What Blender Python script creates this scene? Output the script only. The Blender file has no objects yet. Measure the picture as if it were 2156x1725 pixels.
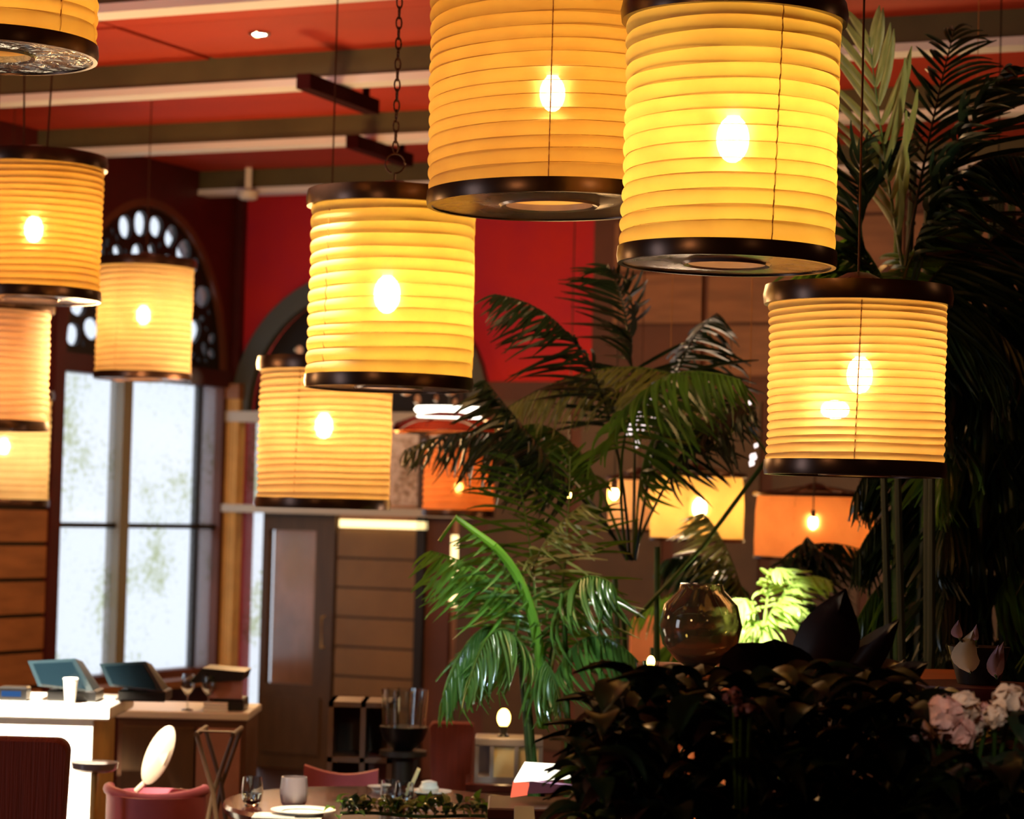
import bpy, math, random
import numpy as np
from mathutils import Vector, Matrix
random.seed(7)
SC = bpy.context.scene
COL = SC.collection
PI = math.pi

# ---------------------------------------------------------------- camera
FPX, W_, H_ = 5200.0, 2156.0, 1725.0
EYE = Vector((0, 0, 1.7))
PITCH = math.atan(218 / FPX)
ROLL = math.radians(1.5)
F0 = Vector((0, math.cos(PITCH), math.sin(PITCH)))
U0 = Vector((0, -math.sin(PITCH), math.cos(PITCH)))
R0 = Vector((1, 0, 0))
UU = U0 * math.cos(ROLL) - R0 * math.sin(ROLL)
RR = R0 * math.cos(ROLL) + U0 * math.sin(ROLL)
cd = bpy.data.cameras.new('camera'); cam = bpy.data.objects.new('camera', cd); COL.objects.link(cam)
cd.sensor_width = 36; cd.lens = 36 * FPX / W_
cam.matrix_world = Matrix(((RR.x, UU.x, -F0.x, EYE.x), (RR.y, UU.y, -F0.y, EYE.y), (RR.z, UU.z, -F0.z, EYE.z), (0, 0, 0, 1)))
cd.dof.use_dof = True; cd.dof.focus_distance = 5.9; cd.dof.aperture_fstop = 4.6
SC.camera = cam

def at(px, py, Y):
    """world point seen at a photograph pixel, at world depth Y"""
    d = F0 * FPX + RR * (px - W_ / 2) + UU * (H_ / 2 - py)
    return EYE + d * (Y / d.y)

# ---------------------------------------------------------------- world and room lights
def lin(h):
    h = h.lstrip('#'); c = [int(h[i:i+2], 16) / 255 for i in (0, 2, 4)]
    return tuple(x / 12.92 if x <= .04045 else ((x + .055) / 1.055) ** 2.4 for x in c)

world = bpy.data.worlds.new('sky'); SC.world = world; world.use_nodes = True
bg = world.node_tree.nodes['Background']
bg.inputs[0].default_value = (.80, .88, 1.0, 1); bg.inputs[1].default_value = 1.25
SC.view_settings.view_transform = 'Standard'; SC.view_settings.look = 'None'
SC.view_settings.exposure = 0.0; SC.view_settings.gamma = 1; SC.view_settings.use_curve_mapping = False
SC.cycles.use_denoising = True
SC.cycles.max_bounces = 8; SC.cycles.transparent_max_bounces = 16
SC.cycles.diffuse_bounces = 3; SC.cycles.glossy_bounces = 3; SC.cycles.transmission_bounces = 6
SC.cycles.sample_clamp_indirect = 6
SC.cycles.caustics_reflective = False; SC.cycles.caustics_refractive = False

# room frame: corner between the window wall (left) and the far red wall; s along far wall, t along left wall
CX, CY = -1.83, 16.3
AN = math.radians(25)
U2 = (math.cos(AN), -math.sin(AN)); V2 = (math.sin(AN), math.cos(AN))
def R(s, t, z):
    return Vector((CX + U2[0] * s - V2[0] * t, CY + U2[1] * s - V2[1] * t, z))
MR = Matrix(((U2[0], -V2[0], 0, CX), (U2[1], -V2[1], 0, CY), (0, 0, 1, 0), (0, 0, 0, 1)))   # (s,t,z) -> world
def s_of(px):
    k = (px - W_ / 2) / FPX
    return (CY * k - CX) / (U2[0] - k * U2[1])
CEIL = 3.86

def light(name, kind, loc, power, color, size=.1, rot=None, sy=None, spot=None):
    ld = bpy.data.lights.new(name, kind); ld.energy = power; ld.color = color
    if kind == 'AREA':
        ld.size = size
        if sy: ld.shape = 'RECTANGLE'; ld.size_y = sy
    else: ld.shadow_soft_size = size
    if kind == 'SPOT': ld.spot_size = math.radians(spot or 50); ld.spot_blend = .6
    o = bpy.data.objects.new(name, ld); COL.objects.link(o); o.location = loc
    if rot is not None:
        o.rotation_euler = (Vector(rot) - Vector(loc)).to_track_quat('-Z', 'Y').to_euler()
    return o
WARM = (1, .56, .22)
# daylight from the hall's side windows further along the left wall (out of frame) 
light('daylight', 'AREA', R(.15, 12.6, 2.0), 110, (.78, .88, 1), 2.2, R(6, 8, 1.6), 2.4)
# unseen warm fill lights, added around the hall to brighten ceiling and walls
for x, y, z, p in ((1.8, 2.2, 2.9, 8), (-1.7, 3.3, 2.6, 50), (3.6, 6.5, 3.0, 8), (-3.6, 8.8, 2.3, 70), (.2, 7.9, 2.6, 22), (-1.7, 10.6, 2.3, 90), (-1.2, 12.7, 2.2, 60), (.3, 13.6, 2.8, 5), (1.6, 11.0, 3.0, 12), (1.3, 12.6, 1.5, 14)):
    light('hall_fill', 'POINT', (x, y, z), p, WARM, .2)

# ---------------------------------------------------------------- materials
MATS = {}
def mat(name, color, rough=.6, metal=0, spec=.5, emit=None, estr=0, noise=0, nscale=8, bump=0, trans=0, coat=0, color2=None, stretch=None):
    if name in MATS: return MATS[name]
    m = bpy.data.materials.new(name); m.use_nodes = True
    nt = m.node_tree; b = nt.nodes['Principled BSDF']
    c = lin(color) if isinstance(color, str) else color
    b.inputs['Base Color'].default_value = (*c, 1)
    b.inputs['Roughness'].default_value = rough; b.inputs['Metallic'].default_value = metal
    b.inputs['Specular IOR Level'].default_value = spec
    b.inputs['Coat Weight'].default_value = coat
    if trans: b.inputs['Transmission Weight'].default_value = trans
    if emit: b.inputs['Emission Color'].default_value = (*(lin(emit) if isinstance(emit, str) else emit), 1); b.inputs['Emission Strength'].default_value = estr
    if noise or bump:
        tc = nt.nodes.new('ShaderNodeTexCoord'); n = nt.nodes.new('ShaderNodeTexNoise')
        n.inputs['Scale'].default_value = nscale; n.inputs['Detail'].default_value = 4
        if stretch:
            mp = nt.nodes.new('ShaderNodeMapping'); mp.inputs['Scale'].default_value = stretch
            nt.links.new(tc.outputs['Object'], mp.inputs[0]); nt.links.new(mp.outputs[0], n.inputs['Vector'])
        else: nt.links.new(tc.outputs['Object'], n.inputs['Vector'])
        if noise:
            cr = nt.nodes.new('ShaderNodeValToRGB')
            c2 = lin(color2) if color2 else tuple(x * (1 - noise) for x in c)
            cr.color_ramp.elements[0].position = .35; cr.color_ramp.elements[0].color = (*c2, 1)
            cr.color_ramp.elements[1].position = .65; cr.color_ramp.elements[1].color = (*c, 1)
            nt.links.new(n.outputs[0], cr.inputs[0]); nt.links.new(cr.outputs[0], b.inputs['Base Color'])
        if bump:
            bp = nt.nodes.new('ShaderNodeBump'); bp.inputs['Strength'].default_value = bump; bp.inputs['Distance'].default_value = .02
            nt.links.new(n.outputs[0], bp.inputs['Height']); nt.links.new(bp.outputs[0], b.inputs['Normal'])
    MATS[name] = m
    return m

def paper(name, tcol, dcol, clear=.08, halo=.05):
    m = bpy.data.materials.new(name); m.use_nodes = True
    nt = m.node_tree; nt.nodes.clear(); N = nt.nodes.new; L = nt.links.new
    out = N('ShaderNodeOutputMaterial')
    tc = N('ShaderNodeTexCoord'); n = N('ShaderNodeTexNoise'); n.inputs['Scale'].default_value = 9; n.inputs['Detail'].default_value = 5
    L(tc.outputs['Object'], n.inputs['Vector'])
    cr = N('ShaderNodeValToRGB'); cr.color_ramp.elements[0].position = .3; cr.color_ramp.elements[1].position = .6
    cr.color_ramp.elements[0].color = (*[a * b for a, b in zip(tcol, (.86, .78, .7))], 1); cr.color_ramp.elements[1].color = (*tcol, 1)
    L(n.outputs[0], cr.inputs[0])
    tr = N('ShaderNodeBsdfTranslucent'); L(cr.outputs[0], tr.inputs[0])
    df = N('ShaderNodeBsdfDiffuse'); df.inputs[0].default_value = (*dcol, 1)
    mx = N('ShaderNodeMixShader'); mx.inputs[0].default_value = .4; L(tr.outputs[0], mx.inputs[1]); L(df.outputs[0], mx.inputs[2])
    rf = N('ShaderNodeBsdfRefraction'); rf.inputs['Color'].default_value = (1, .75, .3, 1); rf.inputs['IOR'].default_value = 1.12; rf.inputs['Roughness'].default_value = .75
    m2 = N('ShaderNodeMixShader'); m2.inputs[0].default_value = halo; L(mx.outputs[0], m2.inputs[1]); L(rf.outputs[0], m2.inputs[2])
    tp = N('ShaderNodeBsdfTransparent')
    m3 = N('ShaderNodeMixShader'); m3.inputs[0].default_value = clear; L(m2.outputs[0], m3.inputs[1]); L(tp.outputs[0], m3.inputs[2])
    L(m3.outputs[0], out.inputs[0])
    return m
PAPER = paper('ribbed_paper', (.80, .49, .085), (.85, .62, .3))
PAPER_Y = paper('yellow_paper', (.84, .60, .115), (.88, .72, .36))
PAPER2 = paper('peach_paper', (.92, .66, .26), (.9, .74, .5))
PAPER_R = paper('amber_peach_paper', (.70, .46, .12), (.9, .68, .42))
PAPER3 = paper('pink_paper', (.95, .72, .55), (.92, .75, .62), .03)
PAPER4 = paper('red_paper', (1, .38, .12), (.7, .3, .15))
def emis(name, col, s):
    m = bpy.data.materials.new(name); m.use_nodes = True; nt = m.node_tree; nt.nodes.clear()
    e = nt.nodes.new('ShaderNodeEmission'); e.inputs[0].default_value = (*col, 1); e.inputs[1].default_value = s
    o = nt.nodes.new('ShaderNodeOutputMaterial'); nt.links.new(e.outputs[0], o.inputs[0]); return m
BULB = emis('bulb_glow', (1, .66, .30), 120)
BULB_W = emis('bulb_white', (1, .85, .65), 150)
BULB_LOW = emis('bulb_small', (1, .5, .12), 60)
FLAME = emis('candle_glow', (1, .62, .12), 14)

def glassy(name, tint, rough_mix=.5, clear=.7, nscale=30):
    """thin patterned window glass: mostly see-through, partly frosted"""
    m = bpy.data.materials.new(name); m.use_nodes = True; nt = m.node_tree; nt.nodes.clear(); N = nt.nodes.new; L = nt.links.new
    out = N('ShaderNodeOutputMaterial'); tc = N('ShaderNodeTexCoord'); n = N('ShaderNodeTexNoise'); n.inputs['Scale'].default_value = nscale; n.inputs['Detail'].default_value = 6
    L(tc.outputs['Object'], n.inputs['Vector'])
    big = N('ShaderNodeTexNoise'); big.inputs['Scale'].default_value = 2.2; L(tc.outputs['Object'], big.inputs['Vector'])
    mu = N('ShaderNodeMath'); mu.operation = 'MULTIPLY'; L(n.outputs[0], mu.inputs[0]); L(big.outputs[0], mu.inputs[1])
    cr = N('ShaderNodeValToRGB'); cr.color_ramp.elements[0].position = .10; cr.color_ramp.elements[0].color = (*tint, 1)
    cr.color_ramp.elements[1].position = .21; cr.color_ramp.elements[1].color = (1, 1, 1, 1)
    L(mu.outputs[0], cr.inputs[0])
    tp = N('ShaderNodeBsdfTransparent'); L(cr.outputs[0], tp.inputs[0])
    tl = N('ShaderNodeBsdfTranslucent'); L(cr.outputs[0], tl.inputs[0])
    g = N('ShaderNodeBsdfGlossy'); g.inputs['Roughness'].default_value = .15
    a = N('ShaderNodeMixShader'); a.inputs[0].default_value = 1 - clear; L(tp.outputs[0], a.inputs[1]); L(tl.outputs[0], a.inputs[2])
    b = N('ShaderNodeMixShader'); b.inputs[0].default_value = .05; L(a.outputs[0], b.inputs[1]); L(g.outputs[0], b.inputs[2])
    L(b.outputs[0], out.inputs[0]); return m
PANE = glassy('pebbled_glass', (.70, .72, .52), clear=.92)
PANE_DIM = glassy('leaded_glass', (.5, .42, .3), clear=.75)
PANE_CLEAR = glassy('clear_glass', (.97, .97, .97), clear=.97)

def leafmat(name, c1, c2, rough=.2, tcol=None, tw=.25, spec=.6):
    m = bpy.data.materials.new(name); m.use_nodes = True; nt = m.node_tree; N = nt.nodes.new; L = nt.links.new
    b = nt.nodes['Principled BSDF']; out = nt.nodes['Material Output']
    tc = N('ShaderNodeTexCoord'); n = N('ShaderNodeTexNoise'); n.inputs['Scale'].default_value = 4
    oi = N('ShaderNodeObjectInfo')
    L(tc.outputs['Object'], n.inputs['Vector'])
    cr = N('ShaderNodeValToRGB'); cr.color_ramp.elements[0].position = .35; cr.color_ramp.elements[1].position = .65
    cr.color_ramp.elements[0].color = (*c1, 1); cr.color_ramp.elements[1].color = (*c2, 1)
    L(n.outputs[0], cr.inputs[0]); L(cr.outputs[0], b.inputs['Base Color'])
    b.inputs['Roughness'].default_value = rough; b.inputs['Specular IOR Level'].default_value = spec
    t = N('ShaderNodeBsdfTranslucent'); t.inputs[0].default_value = (*(tcol or [x * 1.6 for x in c2]), 1)
    mx = N('ShaderNodeMixShader'); mx.inputs[0].default_value = tw
    L(b.outputs[0], mx.inputs[1]); L(t.outputs[0], mx.inputs[2]); L(mx.outputs[0], out.inputs[0])
    return m
LEAF = leafmat('palm_leaf', (.035, .085, .025), (.07, .16, .03), tcol=(.25, .5, .04))
LEAF_MID = leafmat('mid_leaf', (.05, .13, .03), (.10, .24, .04), tcol=(.3, .6, .05), tw=.3)
LEAF_LIME = leafmat('lime_leaf', (.30, .45, .10), (.55, .66, .22), tcol=(.7, .9, .25), tw=.35)
LEAF_BRIGHT = leafmat('bright_leaf', (.10, .24, .03), (.2, .42, .05), tcol=(.45, .8, .08), tw=.35)
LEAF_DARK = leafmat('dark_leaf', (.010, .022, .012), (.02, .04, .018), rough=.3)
LEAF_OLIVE = leafmat('olive_leaf', (.14, .17, .05), (.24, .26, .08), rough=.4)
STEM = mat('green_stem', '#3c5a1c', .4, noise=.4)
RIM = mat('bronze_rim', '#4a3228', .28, .75, noise=.3, nscale=12)
RIM_CH = mat('steel_rim', '#8d8690', .2, .9)
PLATE = mat('lantern_plate', '#b89a90', .25, .25, noise=.35, nscale=7, bump=.15)
WRAP = mat('clear_wrap', '#cfc9bd', .18, .5, bump=.9, nscale=14, noise=.45)
WIRE = mat('lantern_wire', '#b87a30', .6)
CHAIN = mat('chain_metal', '#4a2a1c', .45, .7)
CEILM = mat('ceiling_paint', '#b43010', .7, noise=.2, nscale=1.2)
BEAM = mat('beam_wood', '#5e5636', .6, noise=.3, nscale=3)
STRIP = mat('beam_trim', '#f2f2fa', .45)
REDW = mat('red_plaster', '#d4221c', .75, noise=.35, nscale=1.5, color2='#b8143c')
DARKR = mat('maroon_wood', '#4a0e0c', .5, noise=.2)
BROWNW = mat('brown_wall', '#6a3a26', .6, noise=.35, nscale=2)
WOOD = mat('board_wood', '#a06a44', .5, noise=.3, nscale=3, stretch=(1, 1, 6))
GOLD = mat('golden_trim', '#e8b868', .45, noise=.2)
DOORW = mat('door_wood', '#5a4026', .5, noise=.25, nscale=4, stretch=(6, 6, 1))
GREYG = mat('arch_metal', '#5c5f58', .4, .3)
IRON = mat('dark_iron', '#241d18', .5, .3)
FLOORM = mat('floor_wood', '#4a2e22', .4, noise=.4, nscale=3, stretch=(1, 6, 1))
WHITE = mat('white_marble', '#f2ede2', .3, noise=.08, nscale=3)
TEAL = mat('terminal_shell', '#22333c', .3, noise=.2)
SCREEN = mat('terminal_screen', '#10202a', .22, .2)
REDF = mat('russet_fabric', '#7e2c1c', .8, noise=.25, nscale=12, stretch=(14, 14, .4), bump=.3)
PINKF = mat('pink_fabric', '#c0606c', .6, noise=.2)
CREAM = mat('cream_leather', '#e8cfae', .35, noise=.1)
PINKC = mat('pink_cloth', '#d0709a', .7, noise=.15)
TABLEW = mat('table_wood', '#5a2a22', .18, noise=.3, nscale=5, coat=.4)
CHROME = mat('chrome', '#c8c8cc', .12, 1)
BLACK = mat('black_plastic', '#0c0a0c', .3)
GLASS = mat('drinking_glass', '#e6eef2', .03, trans=1.0)
PORC = mat('porcelain', '#f6f2e8', .25)
PETAL = mat('blush_petal', '#f0c6b4', .6, noise=.35, color2='#e8a898', nscale=14)
PETAL2 = mat('cream_petal', '#f6dcc0', .6, noise=.2, nscale=14)
POT = mat('dark_pot', '#1c1412', .4)
SOIL = mat('soil', '#120d0a', .95, bump=.5)
CREAMP = mat('parchment_panel', '#e0c890', .6)
GLOWGLASS = mat('warm_glow_glass', '#ffe6b0', .4, emit=(1, .78, .35), estr=2.2)  # glow put into the glass itself for light seen through it

# ---------------------------------------------------------------- mesh building
class B:
    def __init__(s): s.v = []; s.f = []
    def add(s, vs, fs):
        n = len(s.v); s.v += [tuple(p) for p in vs]; s.f += [tuple(i + n for i in f) for f in fs]; return s
    def box(s, lo, hi, M=None, bev=0):
        x0, y0, z0 = lo; x1, y1, z1 = hi
        if bev:
            b = bev; vs = []
            for z, q in ((z0, b), (z0 + b, 0), (z1 - b, 0), (z1, b)):
                vs += [(x0 + q + b*.0, y0 + q, z), (x1 - q, y0 + q, z), (x1 - q, y1 - q, z), (x0 + q, y1 - q, z)]
            fs = [(3, 2, 1, 0), (12, 13, 14, 15)] + [(4*k + i, 4*k + (i+1) % 4, 4*k + 4 + (i+1) % 4, 4*k + 4 + i) for k in range(3) for i in range(4)]
        else:
            vs = [(x, y, z) for z in (z0, z1) for x, y in ((x0, y0), (x1, y0), (x1, y1), (x0, y1))]
            fs = [(3, 2, 1, 0), (4, 5, 6, 7)] + [(i, (i+1) % 4, 4 + (i+1) % 4, 4 + i) for i in range(4)]
        if M is not None: vs = [M @ Vector(p) for p in vs]
        return s.add(vs, fs)
    def lathe(s, prof, n=32, M=None, cap=True):
        vs = []; fs = []
        for r, z in prof:
            for i in range(n):
                a = 2 * PI * i / n; vs.append(Vector((r * math.cos(a), r * math.sin(a), z)))
        for k in range(len(prof) - 1):
            for i in range(n):
                j = (i + 1) % n; fs.append((k*n + i, k*n + j, k*n + n + j, k*n + n + i))
        if cap:
            if prof[0][0] > 1e-4: fs.append(tuple(range(n))[::-1])
            if prof[-1][0] > 1e-4: fs.append(tuple((len(prof)-1) * n + i for i in range(n)))
        if M is not None: vs = [M @ p for p in vs]
        return s.add(vs, fs)
    def tube(s, pts, r, n=8, closed=False, r1=None):
        pts = [Vector(p) for p in pts]; m = len(pts); vs = []; fs = []
        up = Vector((0, 0, 1))
        for k, p in enumerate(pts):
            if closed: t = pts[(k+1) % m] - pts[k-1]
            else: t = pts[min(k+1, m-1)] - pts[max(k-1, 0)]
            t.normalize()
            a = t.cross(up)
            if a.length < .05: a = t.cross(Vector((0, 1, 0)))
            a.normalize(); b = a.cross(t)
            rr = r if r1 is None else r + (r1 - r) * k / max(1, m - 1)
            for i in range(n):
                q = 2 * PI * i / n; vs.append(p + a * (rr * math.cos(q)) + b * (rr * math.sin(q)))
        for k in range(m if closed else m - 1):
            for i in range(n):
                j = (i+1) % n; k2 = (k+1) % m
                fs.append((k*n + i, k*n + j, k2*n + j, k2*n + i))
        if not closed: fs += [tuple(range(n))[::-1], tuple((m-1)*n + i for i in range(n))]
        return s.add(vs, fs)
    def ball(s, c, rx, ry=None, rz=None, n=16, m=10):
        ry = ry or rx; rz = rz or rx; c = Vector(c)
        prof = [(max(math.sin(PI * k / m), .0005), -math.cos(PI * k / m)) for k in range(m + 1)]
        M = Matrix.Translation(c) @ Matrix.Diagonal((rx, ry, rz, 1))
        return s.lathe(prof, n, M, cap=False)

def link(name, me, m, parent=None, smooth=True):
    if m is not None and not me.materials: me.materials.append(m)
    o = bpy.data.objects.new(name, me); COL.objects.link(o)
    if parent: o.parent = parent
    return o
def shade(me, smooth):
    if smooth:
        me.polygons.foreach_set('use_smooth', [True] * len(me.polygons))
        try: me.set_sharp_from_angle(angle=math.radians(38))
        except Exception: pass
def origin_of(o):
    v = Vector((0, 0, 0))
    while o: v += o.location; o = o.parent
    return v
def obj(name, b, m, parent=None, smooth=True, local=False):
    """b in world coordinates (or in the parent's when local)"""
    off = Vector((0, 0, 0)) if (local or not parent) else origin_of(parent)
    me = bpy.data.meshes.new(name)
    me.from_pydata([tuple(Vector(p) - off) for p in b.v], [], b.f); me.update(); shade(me, smooth)
    return link(name, me, m, parent)
def thing(name, label, cat, loc=(0, 0, 0), group=None):
    o = bpy.data.objects.new(name, None); COL.objects.link(o); o.location = loc; o.empty_display_size = .1
    return tag(o, label, cat, group)
def tag(o, label=None, cat=None, group=None, kind=None):
    if label: o['label'] = label
    if cat: o['category'] = cat
    if group: o['group'] = group
    if kind: o['kind'] = kind
    return o
def struct(name, b, m, label=None, smooth=False):
    return tag(obj(name, b, m, None, smooth), label, None, None, 'structure')
def piece(name, me, m, parent, M):
    o = link(name, me, m, parent); o.matrix_local = M; return o

def plate(name, outer, holes, th, MM, m, parent=None, off=Vector((0, 0, 0))):
    """flat panel with holes, drawn in (a,b), thickness th, placed by MM"""
    cu = bpy.data.curves.new(name, 'CURVE'); cu.dimensions = '2D'; cu.fill_mode = 'BOTH'; cu.extrude = th / 2
    for ring in [outer] + holes:
        sp = cu.splines.new('POLY'); sp.points.add(len(ring) - 1); sp.use_cyclic_u = True
        for p, q in zip(sp.points, ring): p.co = (q[0], q[1], 0, 1)
    t = bpy.data.objects.new('tmp', cu); COL.objects.link(t)
    dg = bpy.context.evaluated_depsgraph_get(); dg.update()
    me = bpy.data.meshes.new_from_object(t.evaluated_get(dg)); me.name = name
    bpy.data.objects.remove(t); bpy.data.curves.remove(cu)
    me.transform(MM); me.transform(Matrix.Translation(-off)); me.materials.clear()
    return link(name, me, m, parent)
# plane of the left wall: a = t, b = z ; plane of the far wall: a = s, b = z
def M_left(s0): return MR @ Matrix(((0, 0, 1, s0), (1, 0, 0, 0), (0, 1, 0, 0), (0, 0, 0, 1)))
def M_far(t0): return MR @ Matrix(((1, 0, 0, 0), (0, 0, 1, t0), (0, 1, 0, 0), (0, 0, 0, 1)))

# ================================================================ THE ROOM
SMAX, TMAX = 11.0, 17.5
struct('floor', B().box((-.2, -.2, -.1), (SMAX + .2, TMAX + .2, 0), MR), FLOORM)
ceiling = struct('ceiling', B().box((-.2, -.2, CEIL + .02), (SMAX + .2, TMAX + .2, CEIL + .14), MR), DARKR)
beams_t = [.45, 2.2, 3.85, 5.6, 7.35, 9.1, 10.9]
pm = bpy.data.meshes.new('ceiling_panel')
bb = B().box((-.5, -.5, -.035), (.5, .5, 0)); pm.from_pydata(bb.v, [], bb.f); pm.materials.append(CEILM)
rows = [(-.1, .45)] + list(zip(beams_t[:-1], beams_t[1:]))
for a, b_ in rows:
    h = (b_ - a - .1) / 2
    for r_ in range(2):
        for k in range(5):
            o = piece('ceiling_panel', pm, None, ceiling, MR @ Matrix.Translation((1.1 + 2.2 * k + .01 * (k % 3), a + .05 + h * (r_ + .5), CEIL + .02 + .004 * ((k + r_) % 2))) @ Matrix.Diagonal((2.18, h - .022, 1, 1)))
for i, t in enumerate(beams_t):
    bm_ = thing('ceiling_beam', None, None, R(0, t, 3.7)); bm_['kind'] = 'structure'
    obj('beam_body', B().box((0, t - .07, 3.725), (SMAX, t + .07, CEIL + .03), MR), BEAM, bm_, False)
    obj('beam_trim', B().box((0, t - .055, 3.69), (SMAX, t + .085, 3.727), MR), STRIP, bm_, False)
# short maroon joists seen between the beams
for px, py, d0, L_ in ((785, 228, 11.95, .75), (858, 342, 13.75, .72)):
    p = at(px, py, d0); q = Matrix.Translation((p.x, p.y, 3.62)) @ Matrix.Rotation(-AN + math.radians(3), 4, 'Z')
    o = obj('ceiling_joist', B().box((-.035, -L_, 0), (.035, 0, .07), q).box((-.01, -.1, .07), (.01, -.06, CEIL - 3.62), q), mat('dark_joist', '#2c0404', .95, spec=.1), None, False); o['kind'] = 'structure'
# left wall with the arched window
WT0, WT1, WZ0, WZS = .10, 1.97, .60, 2.56
wc, wr = (WT0 + WT1) / 2, (WT1 - WT0) / 2
arch = [(WT0, WZ0), (WT1, WZ0), (WT1, WZS)] + [(wc + wr * math.cos(a), WZS + (3.60 - WZS) * math.sin(a)) for a in np.linspace(0, PI, 25)[1:-1]] + [(WT0, WZS)]
plate('wall_left', [(0, 0), (TMAX, 0), (TMAX, CEIL + .02), (0, CEIL + .02)], [arch], .2, M_left(-.1), DARKR)
wl = bpy.data.objects['wall_left']; wl['kind'] = 'structure'
# far wall with the doorway arch
DS0, DS1, DZS, DR = .05, 1.78, 2.30, .84
dc = .94
d_arch = [(DS0, 0), (DS1, 0), (DS1, DZS)] + [(dc + DR * math.cos(a), DZS + DR * math.sin(a)) for a in np.linspace(0, PI, 25)] + [(DS0, DZS)]
wf = plate('wall_far', [(0, 0), (2.55, 0), (2.55, CEIL + .02), (0, CEIL + .02)], [d_arch], .2, M_far(-.1), REDW); wf['kind'] = 'structure'
struct('wall_far_brown', B().box((2.55, -.2, 0), (SMAX, 0, CEIL + .02), MR), BROWNW)
struct('wall_right', B().box((SMAX, 0, 0), (SMAX + .2, TMAX, CEIL + .02), MR), BROWNW)
struct('wall_back', B().box((0, TMAX, 0), (SMAX, TMAX + .2, CEIL + .02), MR), BROWNW)
# raised boards on the brown wall
bw = bpy.data.objects['wall_far_brown']
for k in range(9):
    for j in range(4):
        obj('wall_panel', B().box((2.7 + .62 * k, 0, 2.56 + .32 * j), (3.28 + .62 * k, .03, 2.86 + .32 * j), MR), WOOD if (k + j) % 3 else BROWNW, bw, False)
wn = struct('trim_wainscot', B().box((1.785, 0, 0), (SMAX, .04, 2.52), MR), BROWNW)
for k in range(12): obj('wall_panel', B().box((1.9 + .62 * k, .04, .25), (2.44 + .62 * k, .055, 2.40), MR), mat('panel_olive', '#5e4426', .5, noise=.2), wn, False)
struct('baseboard_far', B().box((1.85, 0, 0), (SMAX, .03, .14), MR), DARKR)
struct('trim_corner', B().box((0, 0, 0), (.05, .05, CEIL), MR), DARKR)

# ---- window 1: arched, with a pierced fanlight
win = thing('window_1', 'tall arched window with bright pebbled panes and pierced fanlight', None, R(0, wc, WZ0)); win['kind'] = 'structure'
woff = win.location.copy()
arch_in = [(WT0 + .05, WZ0 + .05), (WT1 - .05, WZ0 + .05), (WT1 - .05, WZS)] + [(wc + (wr - .05) * math.cos(a), WZS + .99 * math.sin(a)) for a in np.linspace(0, PI, 25)[1:-1]] + [(WT0 + .05, WZS)]
plate('window_frame', arch, [arch_in], .12, M_left(-.06), BROWNW, win, woff)
def lbox(t0, t1, z0, z1, d0=-.08, d1=-.03): return B().box((d0, t0, z0), (d1, t1, z1), MR)
obj('transom', lbox(WT0, WT1, WZS - .09, WZS + .02, -.1, .03), DARKR, win, False)
obj('mullion', lbox(1.20, 1.30, WZ0, WZS, -.1, .0), mat('grey_mullion', '#8c8a7c', .5), win, False)
obj('mullion', lbox(.345, .375, WZ0, WZS, -.08, -.03), IRON, win, False)
obj('glazing_bar', lbox(WT0, WT1, 1.545, 1.575, -.08, -.03), IRON, win, False)
for t0, t1 in ((WT0 + .05, .345), (.375, 1.20), (1.30, WT1 - .05)):
    for z0, z1 in ((WZ0 + .05, 1.545), (1.575, WZS - .09)):
        obj('pane', lbox(t0, t1, z0, z1, -.062, -.052), PANE, win, False)
# pierced fanlight: holes laid out from their positions round the arch
def ell(c0, c1, ra, rb, rot, n=12):
    return [(c0 + ra * math.cos(a) * math.cos(rot) - rb * math.sin(a) * math.sin(rot), c1 + ra * math.cos(a) * math.sin(rot) + rb * math.sin(a) * math.cos(rot)) for a in np.linspace(0, 2 * PI, n, endpoint=False)]
holes = []; cents = []
def try_hole(c0, c1, ra, rb, rot):
    e = (c0 - wc) / (wr - .09), (c1 - WZS) / .94
    if c1 - rb < WZS + .06 or e[0] ** 2 + e[1] ** 2 > 1 - .06: return
    for (x, y, r) in cents:
        if math.hypot(x - c0, y - c1) < r + max(ra, rb) * 1.04 + .003: return
    cents.append((c0, c1, max(ra, rb) * 1.08))
    pts = ell(c0, c1, ra, rb, rot, 14)
    pts = [(c0 + (x - c0) * (1 + .07 * math.sin(i + c0 * 40)), c1 + (y - c1) * (1 + .07 * math.cos(i + c1 * 30))) for i, (x, y) in enumerate(pts)]
    holes.append(pts)
rg = random.Random(3)
for ring, (rad, n, ra, rb) in enumerate(((.87, 14, .085, .072), (.66, 11, .088, .076), (.44, 7, .09, .078), (.22, 3, .09, .07))):
    for k in range(n):
        a = PI * (k + .5 + (ring % 2) * .3) / n
        try_hole(wc + rad * (wr - .05) * math.cos(a), WZS + .04 + rad * .97 * math.sin(a), ra * rg.uniform(.8, 1.12), rb * rg.uniform(.8, 1.15), a + rg.uniform(-.4, .4))
for k in range(2500):
    x, y = rg.uniform(WT0, WT1), rg.uniform(WZS, 3.6); r = rg.choice((.045, .035, .025, .018))
    try_hole(x, y, r * 1.2, r * .85, rg.uniform(0, PI))
plate('fanlight', arch_in[2:], holes, .03, M_left(-.05), IRON, win, woff)
plate('pane', [(WT0 + .04, WZS), (WT1 - .04, WZS)] + [(wc + (wr - .04) * math.cos(a), WZS + .99 * math.sin(a)) for a in np.linspace(0.05, PI - .05, 20)], [], .008, M_left(-.09), PANE_CLEAR, win, woff)
struct('window_sill', B().box((-.02, WT0 - .06, WZ0 - .05), (.14, WT1 + .06, WZ0), MR), WOOD)
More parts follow.
